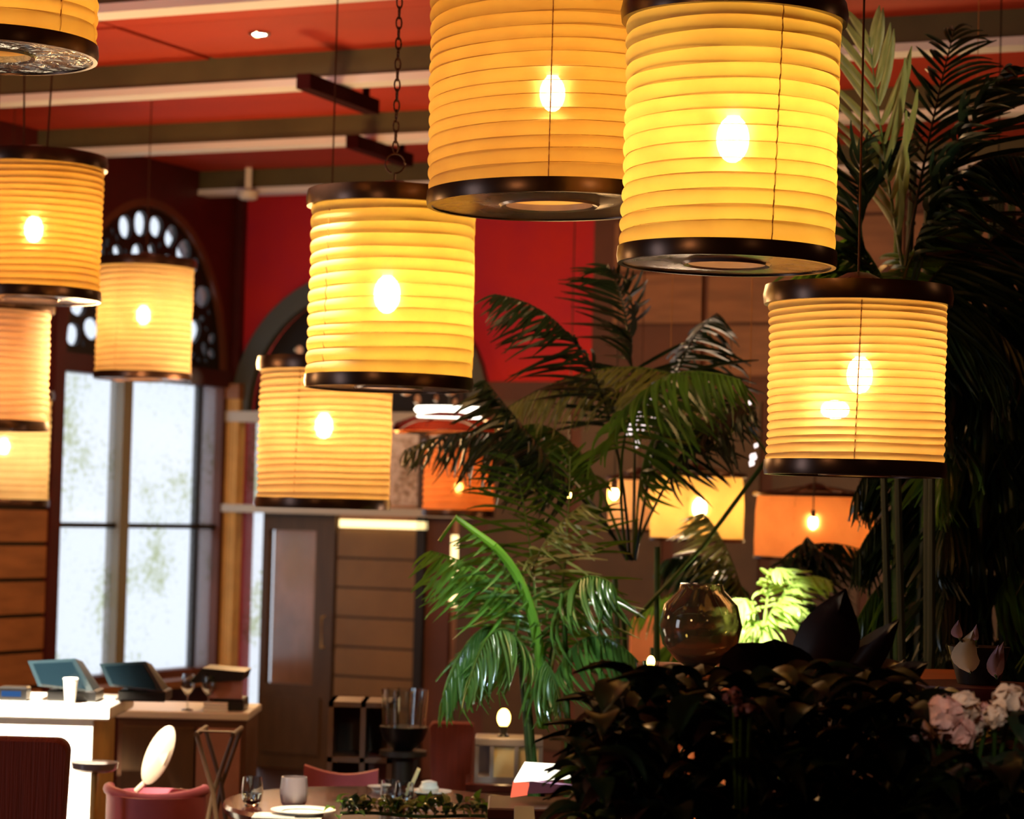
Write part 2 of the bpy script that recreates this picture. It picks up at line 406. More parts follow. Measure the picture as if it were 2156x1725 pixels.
# fluted golden pilaster in the corner
pil = thing('trim_2', None, None, R(.1, .1, 0)); pil['kind'] = 'structure'
obj('shaft', B().box((.0, .02, .0), (.095, .09, 2.45), MR), GOLD, pil, False)
for k in range(4):
    c = R(.012 + .024 * k, .098, 0)
    obj('flute', B().tube([c + Vector((0, 0, .1)), c + Vector((0, 0, 2.4))], .013, 8), GOLD, pil)
obj('capital', B().box((.0, .02, 2.4), (.105, .13, 2.5), MR), WOOD, pil, False)
# wall boarding left of the window, with dark gaps, and its post
struct('trim_post', B().box((0, 2.0, 0), (.06, 2.10, CEIL), MR), DARKR)
wb = thing('trim_boarding', None, None, R(0, 3.3, 0)); wb['kind'] = 'structure'
obj('backing', B().box((0, 2.1, 0), (.02, 7.5, 2.06), MR), IRON, wb, False)
for k in range(10):
    z = .02 + .206 * k
    for j in range(5):
        obj('plank', B().box((.02, 2.11 + 1.08 * j, z), (.045, 3.17 + 1.08 * j, z + .182), MR), WOOD, wb, False)
# ---- door 1 in the far wall
dr = thing('door_1', 'arched glazed double door with dark wooden frame', None, R(dc, 0, 0)); dr['kind'] = 'structure'
doff = dr.location.copy()
def fbox(s0, s1, z0, z1, t0=-.10, t1=-.04): return B().box((s0, t0, z0), (s1, t1, z1), MR)
hr = DR
ro = [(dc + (hr + .10) * math.cos(a), DZS + (hr + .10) * math.sin(a)) for a in np.linspace(0, PI, 28)]
ri = [(dc + (hr - .03) * math.cos(a), DZS + (hr - .03) * math.sin(a)) for a in np.linspace(PI, 0, 28)]
plate('arch_band', ro + ri, [], .07, M_far(.03), GREYG, dr, doff)
pale = mat('pale_transom', '#c8bfae', .4)
obj('transom', fbox(0, 1.86, DZS - .05, DZS + .02, -.05, .12), pale, dr, False)
obj('transom', fbox(-.0, 1.86, 1.66, 1.71, -.12, .14), pale, dr, False)
obj('glow_transom', fbox(.80, 1.42, 1.58, 1.63, -.09, -.02), GLOWGLASS, dr, False)
dholes = []; cents.clear(); rg = random.Random(5)
for k in range(900):
    x, y = rg.uniform(dc - hr, dc + hr), rg.uniform(DZS, DZS + hr); r = rg.choice((.05, .035, .025))
    rr = math.hypot(x - dc, y - DZS)
    ang = math.atan2(y - DZS, x - dc)
    if rr > hr - .12 - r or y < DZS + .06 + r or abs((ang * 8 / PI) % 1 - .5) > .5 - .5 * .07 / max(rr, .1) * 2: continue
    if any(math.hypot(x - a, y - b) < r + c + .01 for a, b, c in cents): continue
    cents.append((x, y, r)); dholes.append(ell(x, y, r, r * .85, rg.uniform(0, 3), 10))
plate('fanlight', [(dc + (hr - .03) * math.cos(a), DZS + .02 + (hr - .04) * math.sin(a)) for a in np.linspace(0, PI, 28)], dholes, .03, M_far(-.05), IRON, dr, doff)
# panes between the two transoms
for s0, s1 in ((.20, .76), (.80, 1.36), (1.40, 1.74)):
    obj('pane', fbox(s0, s1, 1.73, DZS - .05, -.075, -.065), PANE_DIM, dr, False)
for s in (.22, .78, 1.38, 1.76): obj('mullion', fbox(s - .025, s + .025, 1.7, DZS, -.1, -.03), DOORW, dr, False)
obj('side_pane', fbox(.06, .205, .25, DZS - .05, -.075, -.065), PANE, dr, False)
# left leaf
lf = obj('door_leaf', fbox(.22, .76, 0, .55), DOORW, dr, False)
obj('stile', fbox(.22, .265, .55, 1.66), DOORW, dr, False); obj('stile', fbox(.62, .76, .55, 1.66), DOORW, dr, False)
obj('rail', fbox(.265, .62, 1.55, 1.66), DOORW, dr, False)
obj('raised_panel', fbox(.26, .69, .1, .47, -.045, -.02), DOORW, dr, False)
obj('pane', fbox(.265, .62, .55, 1.55, -.075, -.065), PANE_CLEAR, dr, False)
obj('handle', B().tube([R(.72, -.0, .8), R(.72, .03, .8), R(.72, .03, 1.0), R(.72, 0, 1.0)], .008), GOLD, dr)
# slatted leaf
obj('slat_backing', fbox(.77, 1.36, 0, 1.57, -.1, -.07), DOORW, dr, False)
SL = mat('slat_wood', '#8c6638', .5, noise=.2, nscale=3)
for k in range(8): obj('slat', fbox(.78, 1.35, .06 + .19 * k, .235 + .19 * k, -.07, -.045), SL, dr, False)
obj('post', fbox(1.36, 1.42, 0, 1.66, -.11, -.02), IRON, dr, False)
obj('side_leaf', fbox(1.42, 1.585, 0, 1.66, -.1, -.06), BROWNW, dr, False)
obj('glow_slot', fbox(1.595, 1.645, 1.1, 1.55, -.09, -.05), GLOWGLASS, dr, False)
obj('post', fbox(1.66, 1.78, 0, 1.66, -.11, -.02), DOORW, dr, False)
# room beyond the door
br = B(); br.box((.215, -2.6, -.02), (3.2, -.2, 0), MR)
struct('floor_vestibule', br, FLOORM)
struct('wall_vestibule', B().box((.215, -2.7, 0), (3.2, -2.6, 3.6), MR), mat('vestibule_wall', '#c09878', .7, noise=.4, nscale=2.5))
struct('wall_vestibule_left', B().box((.215, -2.6, 0), (.23, -.2, 3.6), MR), MATS['vestibule_wall'])
struct('wall_vestibule_right', B().box((3.18, -2.6, 0), (3.2, -.2, 3.6), MR), MATS['vestibule_wall'])
struct('ceiling_vestibule', B().box((.19, -2.6, 3.6), (3.2, -.2, 3.7), MR), CEILM)
light('vestibule_lamp', 'POINT', R(1.0, -1.3, 2.9), 60, (1, .72, .45), .15)
vt = thing('sideboard', 'low pale sideboard behind the glazed door leaf', 'sideboard', R(.5, -1.6, 0))
obj('body', B().box((.24, -1.9, 0), (.75, -1.5, .6), MR), WOOD, vt, False)
obj('top', B().box((.22, -1.92, .6), (.77, -1.48, .63), MR), WHITE, vt, False)

# ---- ceiling downlights and sensor
def downlight(px, py, d, label):
    p = at(px, py, d); k = (CEIL - .02 - EYE.z) / (p.z - EYE.z); p = EYE + (p - EYE) * k
    o = thing('downlight', label, 'spotlight', p)
    obj('ring', B().lathe([(.03, .0), (.045, -.006), (.05, 0), (.05, .02)], 20), CHROME, o, local=True)
    obj('lens', B().lathe([(.0005, -.004), (.03, -.002)], 16), BULB_W, o, local=True)
    return o
downlight(546, 72, 10, 'tiny round downlight glowing in the orange ceiling, upper left')
p = at(522, 430, 15.6); o = thing('smoke_detector', 'small white round detector under the last ceiling beam by the red wall', 'detector', (p.x, p.y, 3.69))
obj('body', B().lathe([(.04, -.05), (.06, -.04), (.065, 0)], 20), PORC, o, local=True)
obj('base', B().lathe([(.07, -.005), (.07, .003)], 20), PORC, o, local=True)
obj('bracket', B().box((-.02, -.02, 0), (.02, .02, .17)), PORC, o, False, local=True)

# ================================================================ LANTERNS
link_me = bpy.data.meshes.new('chain_link')
pts = []
for k in range(12):
    a = 2 * PI * k / 12; pts.append((.0085 * math.cos(a), 0, .019 * math.sin(a)))
lb = B().tube(pts, .0028, 5, closed=True); link_me.from_pydata(lb.v, [], lb.f); link_me.materials.append(CHAIN); shade(link_me, True)
def lantern(cx, yt, yb, wpx, n, label, bulb=None, tilt=0, pm_=PAPER, hang='rod', dia=.5, cat='lantern', group='paper lanterns hanging from the ceiling', bmat=None, wrap=False, seam=None, hangx=None, plain=False, bs=1.0, rimm=None, depth=None):
    d = depth or dia * FPX / wpx
    r = dia / 2 if not depth else wpx * d / FPX / 2
    c = at(cx, (yt + yb) / 2, d); h = (yb - yt) / FPX * d
    o = thing('paper_lantern', label, cat, (c.x, c.y, c.z), group)
    o.rotation_euler = (0, math.radians(tilt), 0)
    z0, z1 = -h / 2, h / 2
    # pleated shade: bulges between the turns of the wire
    prof = []
    rg = random.Random(int(cx * 7 + yt))
    seg = 7 if not plain else 1
    zs = [z0 + h * k / n + (rg.uniform(-.08, .08) * h / n if 0 < k < n else 0) for k in range(n + 1)]
    amp = min(.009, h / n * (.22 if n < 17 or n == 19 and wpx > 400 else .36))
    for k in range(n):
        for q in range(seg):
            u_ = q / seg; z = zs[k] + (zs[k+1] - zs[k]) * u_
            prof.append((r - amp + (amp * math.sin(PI * u_) ** .7 if not plain else amp), z))
    prof.append((r - amp, z1))
    N = 96; ph = rg.uniform(0, 6)
    b = B(); vs = []; fs = []
    for kk, (rr, z) in enumerate(prof):
        fade = min(1, (z - z0) / (h * .08), (z1 - z) / (h * .08)); fade = max(0, fade)
        for i in range(N):
            a = 2 * PI * i / N
            w = .0018 * math.sin(2 * a + ph + z * 9) + .0012 * math.sin(5 * a - z * 31 + ph)
            wz = (h / n) * (a / (2 * PI) - .5) * fade * .9 if not plain else 0
            wz += .002 * fade * math.sin(3 * a + ph * 2 + z * 17)
            vs.append(((rr + w) * math.cos(a), (rr + w) * math.sin(a), z + wz))
    for k in range(len(prof) - 1):
        for i in range(N):
            j = (i + 1) % N; fs.append((k*N + i, k*N + j, k*N + N + j, k*N + N + i))
    b.add(vs, fs); obj('shade', b, pm_, o, local=True)
    if not plain:   # the spiral wire inside the folds
        wp = []
        for k in range(1, n):
            for i in range(48):
                a = 2 * PI * i / 48
                wz = (h / n) * (a / (2 * PI) - .5) * .9
                z = zs[k] + wz
                fd = max(0, min(1, (z - z0) / (h * .08), (z1 - z) / (h * .08)))
                wp.append(((r - amp - .0015) * math.cos(a), (r - amp - .0015) * math.sin(a), zs[k] + wz * fd))
        obj('spiral_wire', B().tube(wp, .0009, 4), WIRE, o, local=True)
    # seam threads
    for a in (seam if seam is not None else (rg.uniform(-.5, .2),)):
        aa = -PI / 2 + a; st = []
        for k in range(2 * n + 1):
            z = z0 + h * k / (2 * n); q = (r - amp * (.4 if k % 2 else 1.05)) + .002
            da = .05 * (z / h)
            st.append((q * math.cos(aa + da), q * math.sin(aa + da), z))
        obj('seam_thread', B().tube(st, .0016, 4), WIRE, o, local=True)
    rm = rimm or RIM
    rh = .034 if not plain else .012
    # hoops and end plates
    obj('bottom_hoop', B().lathe([(r - .012, z0 + .004), (r + .004, z0 + .004), (r + .006, z0 - rh * .5), (r + .003, z0 - rh), (r - .008, z0 - rh), (r - .012, z0 + .004)], 64, cap=False), rm, o, local=True)
    obj('bottom_plate', B().lathe([(r - .006, z0 - rh + .004), (r * .62, z0 - rh + .012), (r * .42, z0 - rh + .006), (r * .40, z0 - rh + .0), (r * .36, z0 - rh + .004), (r * .36, z0 - rh + .02), (r - .006, z0 - rh + .02)], 64, cap=False), WRAP if wrap else PLATE, o, local=True)
    obj('top_hoop', B().lathe([(r - .012, z1 - .004), (r + .012, z1 - .004), (r + .015, z1 + rh * .6), (r + .010, z1 + rh * 1.3), (r - .008, z1 + rh), (r - .012, z1 - .004)], 64, cap=False), rm, o, local=True)
    cr_ = B()
    for a in (0, PI / 3, 2 * PI / 3):
        ca, sa = math.cos(a), math.sin(a)
        cr_.tube([(-r * ca, -r * sa, z1 + rh * .6), (-r * .2 * ca, -r * .2 * sa, z1 + rh + .03), (r * .2 * ca, r * .2 * sa, z1 + rh + .03), (r * ca, r * sa, z1 + rh * .6)], .005, 6)
    obj('top_spider', cr_, RIM, o, local=True)
    obj('top_cap', B().lathe([(.0005, z1 + rh + .05), (.03, z1 + rh + .045), (.07, z1 + rh + .025), (.075, z1 + rh + .01), (.0005, z1 + rh + .015)], 24, cap=False), RIM, o, local=True)
    # socket and bulb
    bs *= 1.15
    if bulb is not None:
        bp_ = at(bulb[0], bulb[1], c.y) - c
        bx, bz = bp_.x, bp_.z; by = bulb[2] if len(bulb) > 2 else 0
        obj('socket', B().lathe([(.016, bz + .04 * bs), (.02, bz + .05 * bs), (.02, bz + .085 * bs), (.006, bz + .09 * bs)], 16, Matrix.Translation((bx, by, 0))), PORC, o, local=True)
        obj('flex', B().tube([(bx, by, bz + .085 * bs), (bx * .4, by, z1 * .8), (0, 0, z1 + rh + .03)], .003, 6), BLACK, o, local=True)
        obj('bulb', B().ball((bx, by, bz), .029 * bs, .029 * bs, .042 * bs, 20, 12), bmat or BULB, o, local=True)
    # hanger up to the ceiling
    top = CEIL + .02 - c.z
    hx = 0 if hangx is None else hangx
    zc = z1 + rh + .05
    if hang == 'chain':
        hk = B().tube([(0, 0, zc - .01), (0, 0, zc + .02)] + [(hx + .03 * math.cos(a), 0, zc + .05 + .03 * math.sin(a)) for a in np.linspace(-PI / 2, 1.4 * PI, 16)], .003, 6)
        obj('hook', hk, CHAIN, o, local=True)
        z = zc + .10; k = 0
        while z < top:
            ob = link('chain_link', link_me, None, o); ob.location = (hx, 0, z); ob.rotation_euler = (0, 0, (k % 2) * PI / 2 + .3); z += .0315; k += 1
    elif hang == 'two':
        for q in (-.07, .07): obj('hanging_rod', B().tube([(q * .6, 0, zc - .02), (q, 0, top)], .0035, 6), CHAIN, o, local=True)
    else:
        obj('hanging_cord', B().tube([(0, 0, zc - .02), (0, 0, top)], .003, 6), CHAIN, o, local=True)
    return o

L3 = lantern(824, 436, 797, 350, 14, 'glowing paper lantern with white-glinting rim, hung on a chain in front of the arched door', (815, 620), hang='chain', seam=(-.85,), bs=1.2, pm_=PAPER_Y)
lantern(1158, -118, 412, 512, 19, 'tall amber paper lantern cut by the top edge, its pale underside showing', (1162, 197), tilt=-1.2, seam=(.0,), hang='rod', depth=6.45)
lantern(1538, 44, 532, 455, 15, 'brightest yellow paper lantern, large, with a long vertical seam right of its bulb', (1543, 293), seam=(.35,), bs=1.15, hang='two', tilt=.5, pm_=PAPER_Y)
lantern(-4, -330, 96, 428, 14, 'paper lantern in the top left corner with crinkled clear wrap beneath', (0, -120), wrap=True, seam=(.9,))
lantern(1803, 640, 975, 375, 20, 'rightmost paper lantern, two white hot spots on its fine ribs, dark palms behind', (1810, 790), pm_=PAPER_R, seam=(-.12,), depth=6.3)
lantern(684, 780, 1052, 280, 20, 'finely ribbed peach lantern hanging half behind the chained lantern', (682, 897), pm_=PAPER2)
lantern(304, 563, 787, 202, 18, 'small paper lantern hanging before the bright window fanlight', (302, 664), pm_=PAPER2, seam=(-.45,))
lantern(69, 352, 614, 290, 19, 'paper lantern at the left edge, hung on two rods beside the fanlight', (71, 483), hang='two', seam=(-.5,))
lantern(-22, 655, 888, 250, 17, 'pale pink unlit-looking lantern cut by the left edge, below the two-rod lantern', (-30, 800), pm_=PAPER3, bmat=BULB_LOW)
lantern(6, 838, 1052, 196, 15, 'amber lantern low at the left edge, before the wall boards', (8, 940), pm_=PAPER2, bmat=BULB_W, bs=.8)
# far plain drums on the right
G2 = 'plain drum lamps among the palms'
lantern(1468, 1003, 1135, 195, 4, 'plain cream drum lamp glowing among the palm leaves', (1473, 1070), pm_=PAPER_R, plain=True, group=G2, depth=11.4, cat='lamp')
lantern(1715, 1045, 1175, 250, 4, 'wide orange drum lamp beneath the rightmost lantern, palm fingers before it', (1712, 1100), pm_=PAPER4, plain=True, group=G2, depth=11.2, cat='lamp', bs=.7)
lantern(1345, 1010, 1115, 130, 4, 'narrow beige drum lamp left of the cream drum lamp', (1293, 1040), pm_=PAPER3, plain=True, group=G2, depth=12.2, cat='lamp', bmat=BULB_LOW, bs=.7)
lantern(966, 945, 1075, 150, 10, 'small reddish lantern seen through a drooping palm frond near the door', (966, 1026), pm_=PAPER4, depth=13.2, bmat=BULB_LOW, bs=.6)
# added glowing blob in the rightmost lantern, stands in for reflected daylight glare
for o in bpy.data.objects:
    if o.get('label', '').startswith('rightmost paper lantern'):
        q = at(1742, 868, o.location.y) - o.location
        obj('bulb', B().ball((q.x, -.15, q.z), .036, .018, .024, 16, 10), emis('glare_glow', (1, .9, .8), 45), o, local=True)

# bare pendant bulbs glimpsed between the leaves
def pendant(px, py, d, label, r=.016, m=BULB_LOW):
    c = at(px, py, d); o = thing('pendant_bulb', label, 'bulb', c, 'small bare bulbs between the palms')
    obj('bulb', B().ball((0, 0, 0), r, r, r * 1.35, 12, 8), m, o, local=True)
    obj('socket', B().lathe([(r * .5, r), (r * .7, r * 1.4), (r * .7, r * 3), (.003, r * 3.3)], 10), RIM, o, local=True)
    obj('hanging_cord', B().tube([(0, 0, r * 3), (0, 0, CEIL + .02 - c.z)], .003, 5), BLACK, o, local=True)
pendant(1293, 1040, 10.8, 'orange bare bulb left of the cream drum lamp', .02)
pendant(1196, 1042, 12.0, 'fainter orange bulb, leftmost of the two bare bulbs', .013)
pendant(2090, 1020, 9.5, 'small orange bulb in the dark palms at the right edge', .016)
pendant(1712, 1098, 10.9, 'tiny yellow bulb before the orange drum lamp', .016)

# ================================================================ PALMS
BL = []
def blade(curv, n=6):
    vs = []; fs = []
    for k in range(n + 1):
        u_ = k / n; w = (math.sin(PI * min(1, u_ * .93 + .07)) ** .6) * (1 - u_ * .25) if k < n else .02
        z = -curv * u_ * u_; x = u_ * (1 - .15 * curv * u_)
        vs += [(x, -w / 2, z + .12 * w * 0.3), (x, 0, z - .02), (x, w / 2, z + .12 * w * 0.3)]
    for k in range(n):
        a = 3 * k; fs += [(a, a + 3, a + 4, a + 1), (a + 1, a + 4, a + 5, a + 2)]
    return vs, fs
for cv in (.12, .35, .6): BL.append(blade(cv))
BLM = {}
def blade_mesh(i, m):
    k = (i, m.name)
    if k not in BLM:
        me = bpy.data.meshes.new('leaflet'); v, f = BL[i]; me.from_pydata([(x, y, z) for x, y, z in v], [], f); me.materials.append(m); shade(me, True); BLM[k] = me
    return BLM[k]
def bez(P, u_):
    P0, P1, P2 = P
    return P0 * (1 - u_) ** 2 + P1 * 2 * u_ * (1 - u_) + P2 * u_ * u_
WF = .55
def frond(parent, P0, P1, P2, n=26, L=.35, w=.022, m=LEAF, droop=.5, split=False, ang=50, seed=0, start=.15, rr=.006, bi=None):
    rg = random.Random(seed); P = [Vector(P0), Vector(P1), Vector(P2)]; w = w * WF; n = int(n * 1.25)
    off = origin_of(parent)
    b = B().tube([bez(P, k / 14) for k in range(15)], rr, 6, r1=rr * .3)
    mats = []
    for side in (-1, 1):
        for k in range(n):
            u_ = start + (1 - start) * (k + .5) / n
            p = bez(P, u_); T = (bez(P, min(1, u_ + .02)) - bez(P, u_ - .02)).normalized()
            S = T.cross(Vector((0, 0, 1)))
            if S.length < .1: S = T.cross(Vector((0, 1, 0)))
            S.normalize()
            a = math.radians(ang * (1.1 - .55 * u_) + rg.uniform(-7, 7))
            D = (T * math.cos(a) + S * side * math.sin(a) + Vector((0, 0, -droop * rg.uniform(.6, 1.3)))).normalized()
            ln = L * (math.sin(PI * (.12 + .8 * u_)) ** .8) * rg.uniform(.85, 1.1)
            Nn = (D.cross(T) * side); 
            if Nn.length < .05: Nn = Vector((0, 0, 1))
            Nn.normalize()
            if Nn.z < 0: Nn = -Nn
            Yv = Nn.cross(D).normalized()
            Nn = D.cross(Yv)
            M = Matrix(((D.x * ln, Yv.x * w, Nn.x * ln, p.x), (D.y * ln, Yv.y * w, Nn.y * ln, p.y), (D.z * ln, Yv.z * w, Nn.z * ln, p.z), (0, 0, 0, 1)))
            mats.append((M, rg.choice((0, 1, 1, 2)) if bi is None else bi))
    if split:
        f = obj('frond', b, STEM, parent)
        for M, i in mats:
            M2 = Matrix.Translation(-off) @ M
            piece('leaflet', blade_mesh(i, m), None, f, M2)
    else:
        for M, i in mats:
            v, fc = BL[i]; b.add([M @ Vector(q) for q in v], fc)
        f = obj('frond', b, m, parent)
    return f
def palm(px, d, label, name='potted_palm', cat='palm', base_z=0, pot=True, stems=3, stem_top=None, sm=None):
    g = at(px, 1600, d); loc = Vector((g.x, g.y, base_z))
    o = thing(name, label, cat, loc, 'palms across the right of the hall')
    if pot:
        obj('pot', B().lathe([(.14, base_z), (.19, base_z + .02), (.24, base_z + .38), (.25, base_z + .42), (.225, base_z + .42), (.21, base_z + .36), (.0005, base_z + .36)], 28, Matrix.Translation((loc.x, loc.y, 0))), POT, o)
    for k in range(stems):
        a = k * 2.2; b0 = loc + Vector((.06 * math.cos(a), .06 * math.sin(a), .36 if pot else 0))
        b1 = (stem_top or loc + Vector((0, 0, 1.3))) + Vector((.09 * math.cos(a), .09 * math.sin(a), -.12 * k))
        obj('stem', B().tube([b0, b0.lerp(b1, .5) + Vector((.02, 0, 0)), b1], .016, 8, r1=.01), sm or STEM, o)
    return o

# --- palm A: in the middle, lit green by added spots
dA = 8.1
pa = palm(1150, dA, 'green palm in the middle of the room, its lower leaves brightly lit', stem_top=at(1130, 1280, dA))
A0 = at(1125, 1250, dA)
frond(pa, at(1140, 1500, dA), at(1150, 1250, dA), at(1000, 1120, dA - .3), 14, .24, .03, LEAF, .5, True, seed=1, start=.3, rr=.012)
frond(pa, at(1140, 1400, dA), at(1080, 1200, dA), at(905, 1160, dA - .2), 16, .24, .03, LEAF_MID, .8, False, seed=2, start=.3)
frond(pa, at(1140, 1450, dA), at(1020, 1180, dA), at(930, 1480, dA - .2), 22, .26, .026, LEAF, 1.1, True, seed=3)
frond(pa, at(1140, 1450, dA), at(1050, 1200, dA - .3), at(985, 1450, dA - .6), 20, .24, .03, LEAF, 1.2, True, seed=4)
frond(pa, at(1150, 1450, dA), at(1180, 1150, dA), at(1290, 1230, dA - .3), 20, .26, .03, LEAF, .9, True, seed=5)
frond(pa, at(1150, 1480, dA), at(1220, 1250, dA), at(1350, 1400, dA - .3), 20, .26, .026, LEAF, 1.0, False, seed=6)
frond(pa, at(1150, 1480, dA), at(1200, 1180, dA + .3), at(1200, 960, dA + .4), 22, .30, .022, LEAF, .5, False, seed=7)
frond(pa, at(1140, 1480, dA), at(1130, 1150, dA + .3), at(1080, 960, dA + .4), 22, .30, .024, LEAF, .6, False, seed=8)
frond(pa, at(1130, 1400, dA + .2), at(1060, 1180, dA + .3), at(1230, 1060, dA), 20, .24, .024, LEAF_OLIVE, .6, False, seed=9)
frond(pa, at(1150, 1500, dA), at(1130, 1300, dA - .3), at(1180, 1480, dA - .7), 18, .2, .026, LEAF, 1.3, False, seed=10)
stalk = [bez([at(1142, 1530, dA), at(1150, 1250, dA - .2), at(1040, 1150, dA - .3)], q / 14) for q in range(15)]
obj('stem', B().tube(stalk, .020, 8, r1=.014), LEAF_BRIGHT, pa)
obj('stem', B().tube([stalk[14], at(960, 1090, dA - .3), at(925, 1140, dA - .3)], .013, 8, r1=.006), LEAF_BRIGHT, pa)
# --- palm B: arching fronds at the centre, in front of the red wall
dB = 8.8
pb = palm(1330, dB, 'tall palm right of centre with one long arching olive frond', stem_top=at(1330, 1150, dB), stems=4)
for i, (c1, c2, mm, dr_, L_, sp) in enumerate((
    ((1250, 700), (1560, 800), LEAF, .7, .3, False),
    ((1300, 650), (1040, 620), LEAF_DARK, .5, .26, False),
    ((1350, 650), (1280, 560), LEAF_DARK, .4, .28, False),
    ((1400, 720), (1510, 660), LEAF_DARK, .6, .3, False),
    ((1130, 800), (850, 950), LEAF_DARK, 1.2, .24, False),
    ((1480, 820), (1590, 860), LEAF_DARK, .8, .2, False),
    ((1100, 900), (1020, 800), LEAF_DARK, .7, .24, False),
    ((1340, 880), (1420, 900), LEAF, .9, .2, False),
    ((1220, 850), (1090, 900), LEAF, .8, .28, False))):
    frond(pb, at(1330 + 6 * (i % 4) - 10, 1180, dB), at(*c1, dB + .2 * ((i % 3) - 1)), at(*c2, dB + .35 * ((i % 5) - 2)), 34 if sp else 30, L_, .03, mm, dr_, sp, seed=20 + i, start=.3, ang=60)
frond(pb, at(1620, 960, dB - .2), at(1400, 640, dB), at(1050, 870, dB + .1), 40, .26, .02, LEAF_OLIVE, .9, True, seed=19, start=.12, ang=50)
obj('stem', B().tube([at(1340, 1300, dB), at(1480, 1150, dB - .1), at(1620, 960, dB - .2)], .008, 6), STEM, pb)
# --- palm C: dark fingers under the drum lamps
dC = 9.6
pc = palm(1600, dC, 'dark palm whose leaf fingers cross the orange drum lamp', stem_top=at(1600, 1350, dC))
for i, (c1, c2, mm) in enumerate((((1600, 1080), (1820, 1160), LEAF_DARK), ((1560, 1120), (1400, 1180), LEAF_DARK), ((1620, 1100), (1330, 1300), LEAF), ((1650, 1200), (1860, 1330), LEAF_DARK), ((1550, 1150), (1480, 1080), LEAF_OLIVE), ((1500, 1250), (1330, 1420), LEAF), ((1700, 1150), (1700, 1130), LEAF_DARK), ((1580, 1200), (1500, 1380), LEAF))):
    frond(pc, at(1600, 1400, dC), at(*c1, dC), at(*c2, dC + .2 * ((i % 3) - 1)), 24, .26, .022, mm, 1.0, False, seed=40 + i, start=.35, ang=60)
# --- bright small plant behind, lit yellow-green
pd_ = palm(1600, 9.2, 'small yellow-green plant brightly lit by an added spot behind the dark leaves', name='spotlit_plant', cat='plant', stem_top=at(1600, 1370, 9.2))
for i, (c1, c2) in enumerate((((1590, 1260), (1560, 1330)), ((1640, 1180), (1740, 1220)), ((1620, 1170), (1640, 1200)), ((1570, 1200), (1560, 1290)), ((1620, 1220), (1680, 1280)), ((1600, 1240), (1620, 1360)))):
    frond(pd_, at(1600, 1400, 9.2), at(*c1, 9.2), at(*c2, 9.1), 13, .15, .034, LEAF_LIME, .55, False, seed=60 + i, start=.3)
# --- palm D: upper right with pale lit leaflets
dD = 7.6
pe = palm(1900, dD, 'tall dark palm behind the rightmost lantern with pale leaflets near the ceiling', stem_top=at(1900, 700, dD), stems=4, sm=mat('dark_cane', '#1c2a14', .4))
frond(pe, at(1900, 560, dD), at(1860, 330, dD), at(1830, 80, dD - .1), 9, .33, .062, LEAF_OLIVE, -.15, True, seed=80, start=.1, ang=48, bi=0)
frond(pe, at(1905, 560, dD), at(1960, 250, dD), at(2010, 60, dD + .2), 20, .3, .03, LEAF_DARK, .2, False, seed=81, start=.2)
for i, (c1, c2, L_, dr_) in enumerate((((1960, 300), (2150, 330), .35, .7), ((1800, 400), (1740, 560), .3, .8), ((2000, 450), (2180, 560), .36, .8), ((1850, 500), (1790, 640), .3, 1), ((1980, 560), (2160, 760), .36, 1.0), ((1880, 480), (2040, 480), .34, .6), ((2000, 300), (2120, 140), .34, .4), ((1760, 480), (1830, 300), .3, .4), ((2050, 520), (2190, 430), .36, .7))):
    frond(pe, at(1900, 700, dD), at(*c1, dD + .1 * (i % 3)), at(*c2, dD + .3 * ((i % 3) - 1)), 26, L_, .036, LEAF if i % 4 == 1 else LEAF_DARK, dr_, False, seed=90 + i, start=.2)
# --- palm E: dense dark mass at the right edge
dE = 8.0
pf = palm(2060, dE, 'dense dark palm filling the right edge from lantern height to the flowers', stem_top=at(2060, 1000, dE), stems=5, sm=mat('dark_cane', '#1c2a14', .4))
k = 0
for yy in (560, 700, 840, 980, 1120, 1260):
    for dx in (-260, -170, -80, 0, 80, 150):
        k += 1
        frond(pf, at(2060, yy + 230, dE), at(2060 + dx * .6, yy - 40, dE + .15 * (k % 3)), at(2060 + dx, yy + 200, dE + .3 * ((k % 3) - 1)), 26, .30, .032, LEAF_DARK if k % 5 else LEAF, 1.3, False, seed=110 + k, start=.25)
# bamboo canes at the right
bam = thing('bamboo_clump', 'upright dark bamboo canes at the right edge behind the flowers', 'bamboo', at(2080, 1600, 8.0) * 1.0)
bam.location.z = 0
for k in range(16):
    x = 1880 + 20 * k + random.uniform(-8, 8); p = at(x, 1600, 8.0 + .2 * (k % 3)); 
    b = B(); q = 0
    pts = [Vector((p.x + .015 * math.sin(z * 2 + k), p.y, z)) for z in np.linspace(0, 2.9, 12)]
    b.tube(pts, .013, 8)
    for z in np.linspace(.2, 2.7, 9): b.tube([Vector((p.x + .015 * math.sin(z * 2 + k), p.y, z - .006)), Vector((p.x + .015 * math.sin(z * 2 + k), p.y, z + .006))], .017, 8)
    obj('cane', b, STEM if k % 4 == 0 else mat('dark_cane', '#1c2a14', .4), bam)

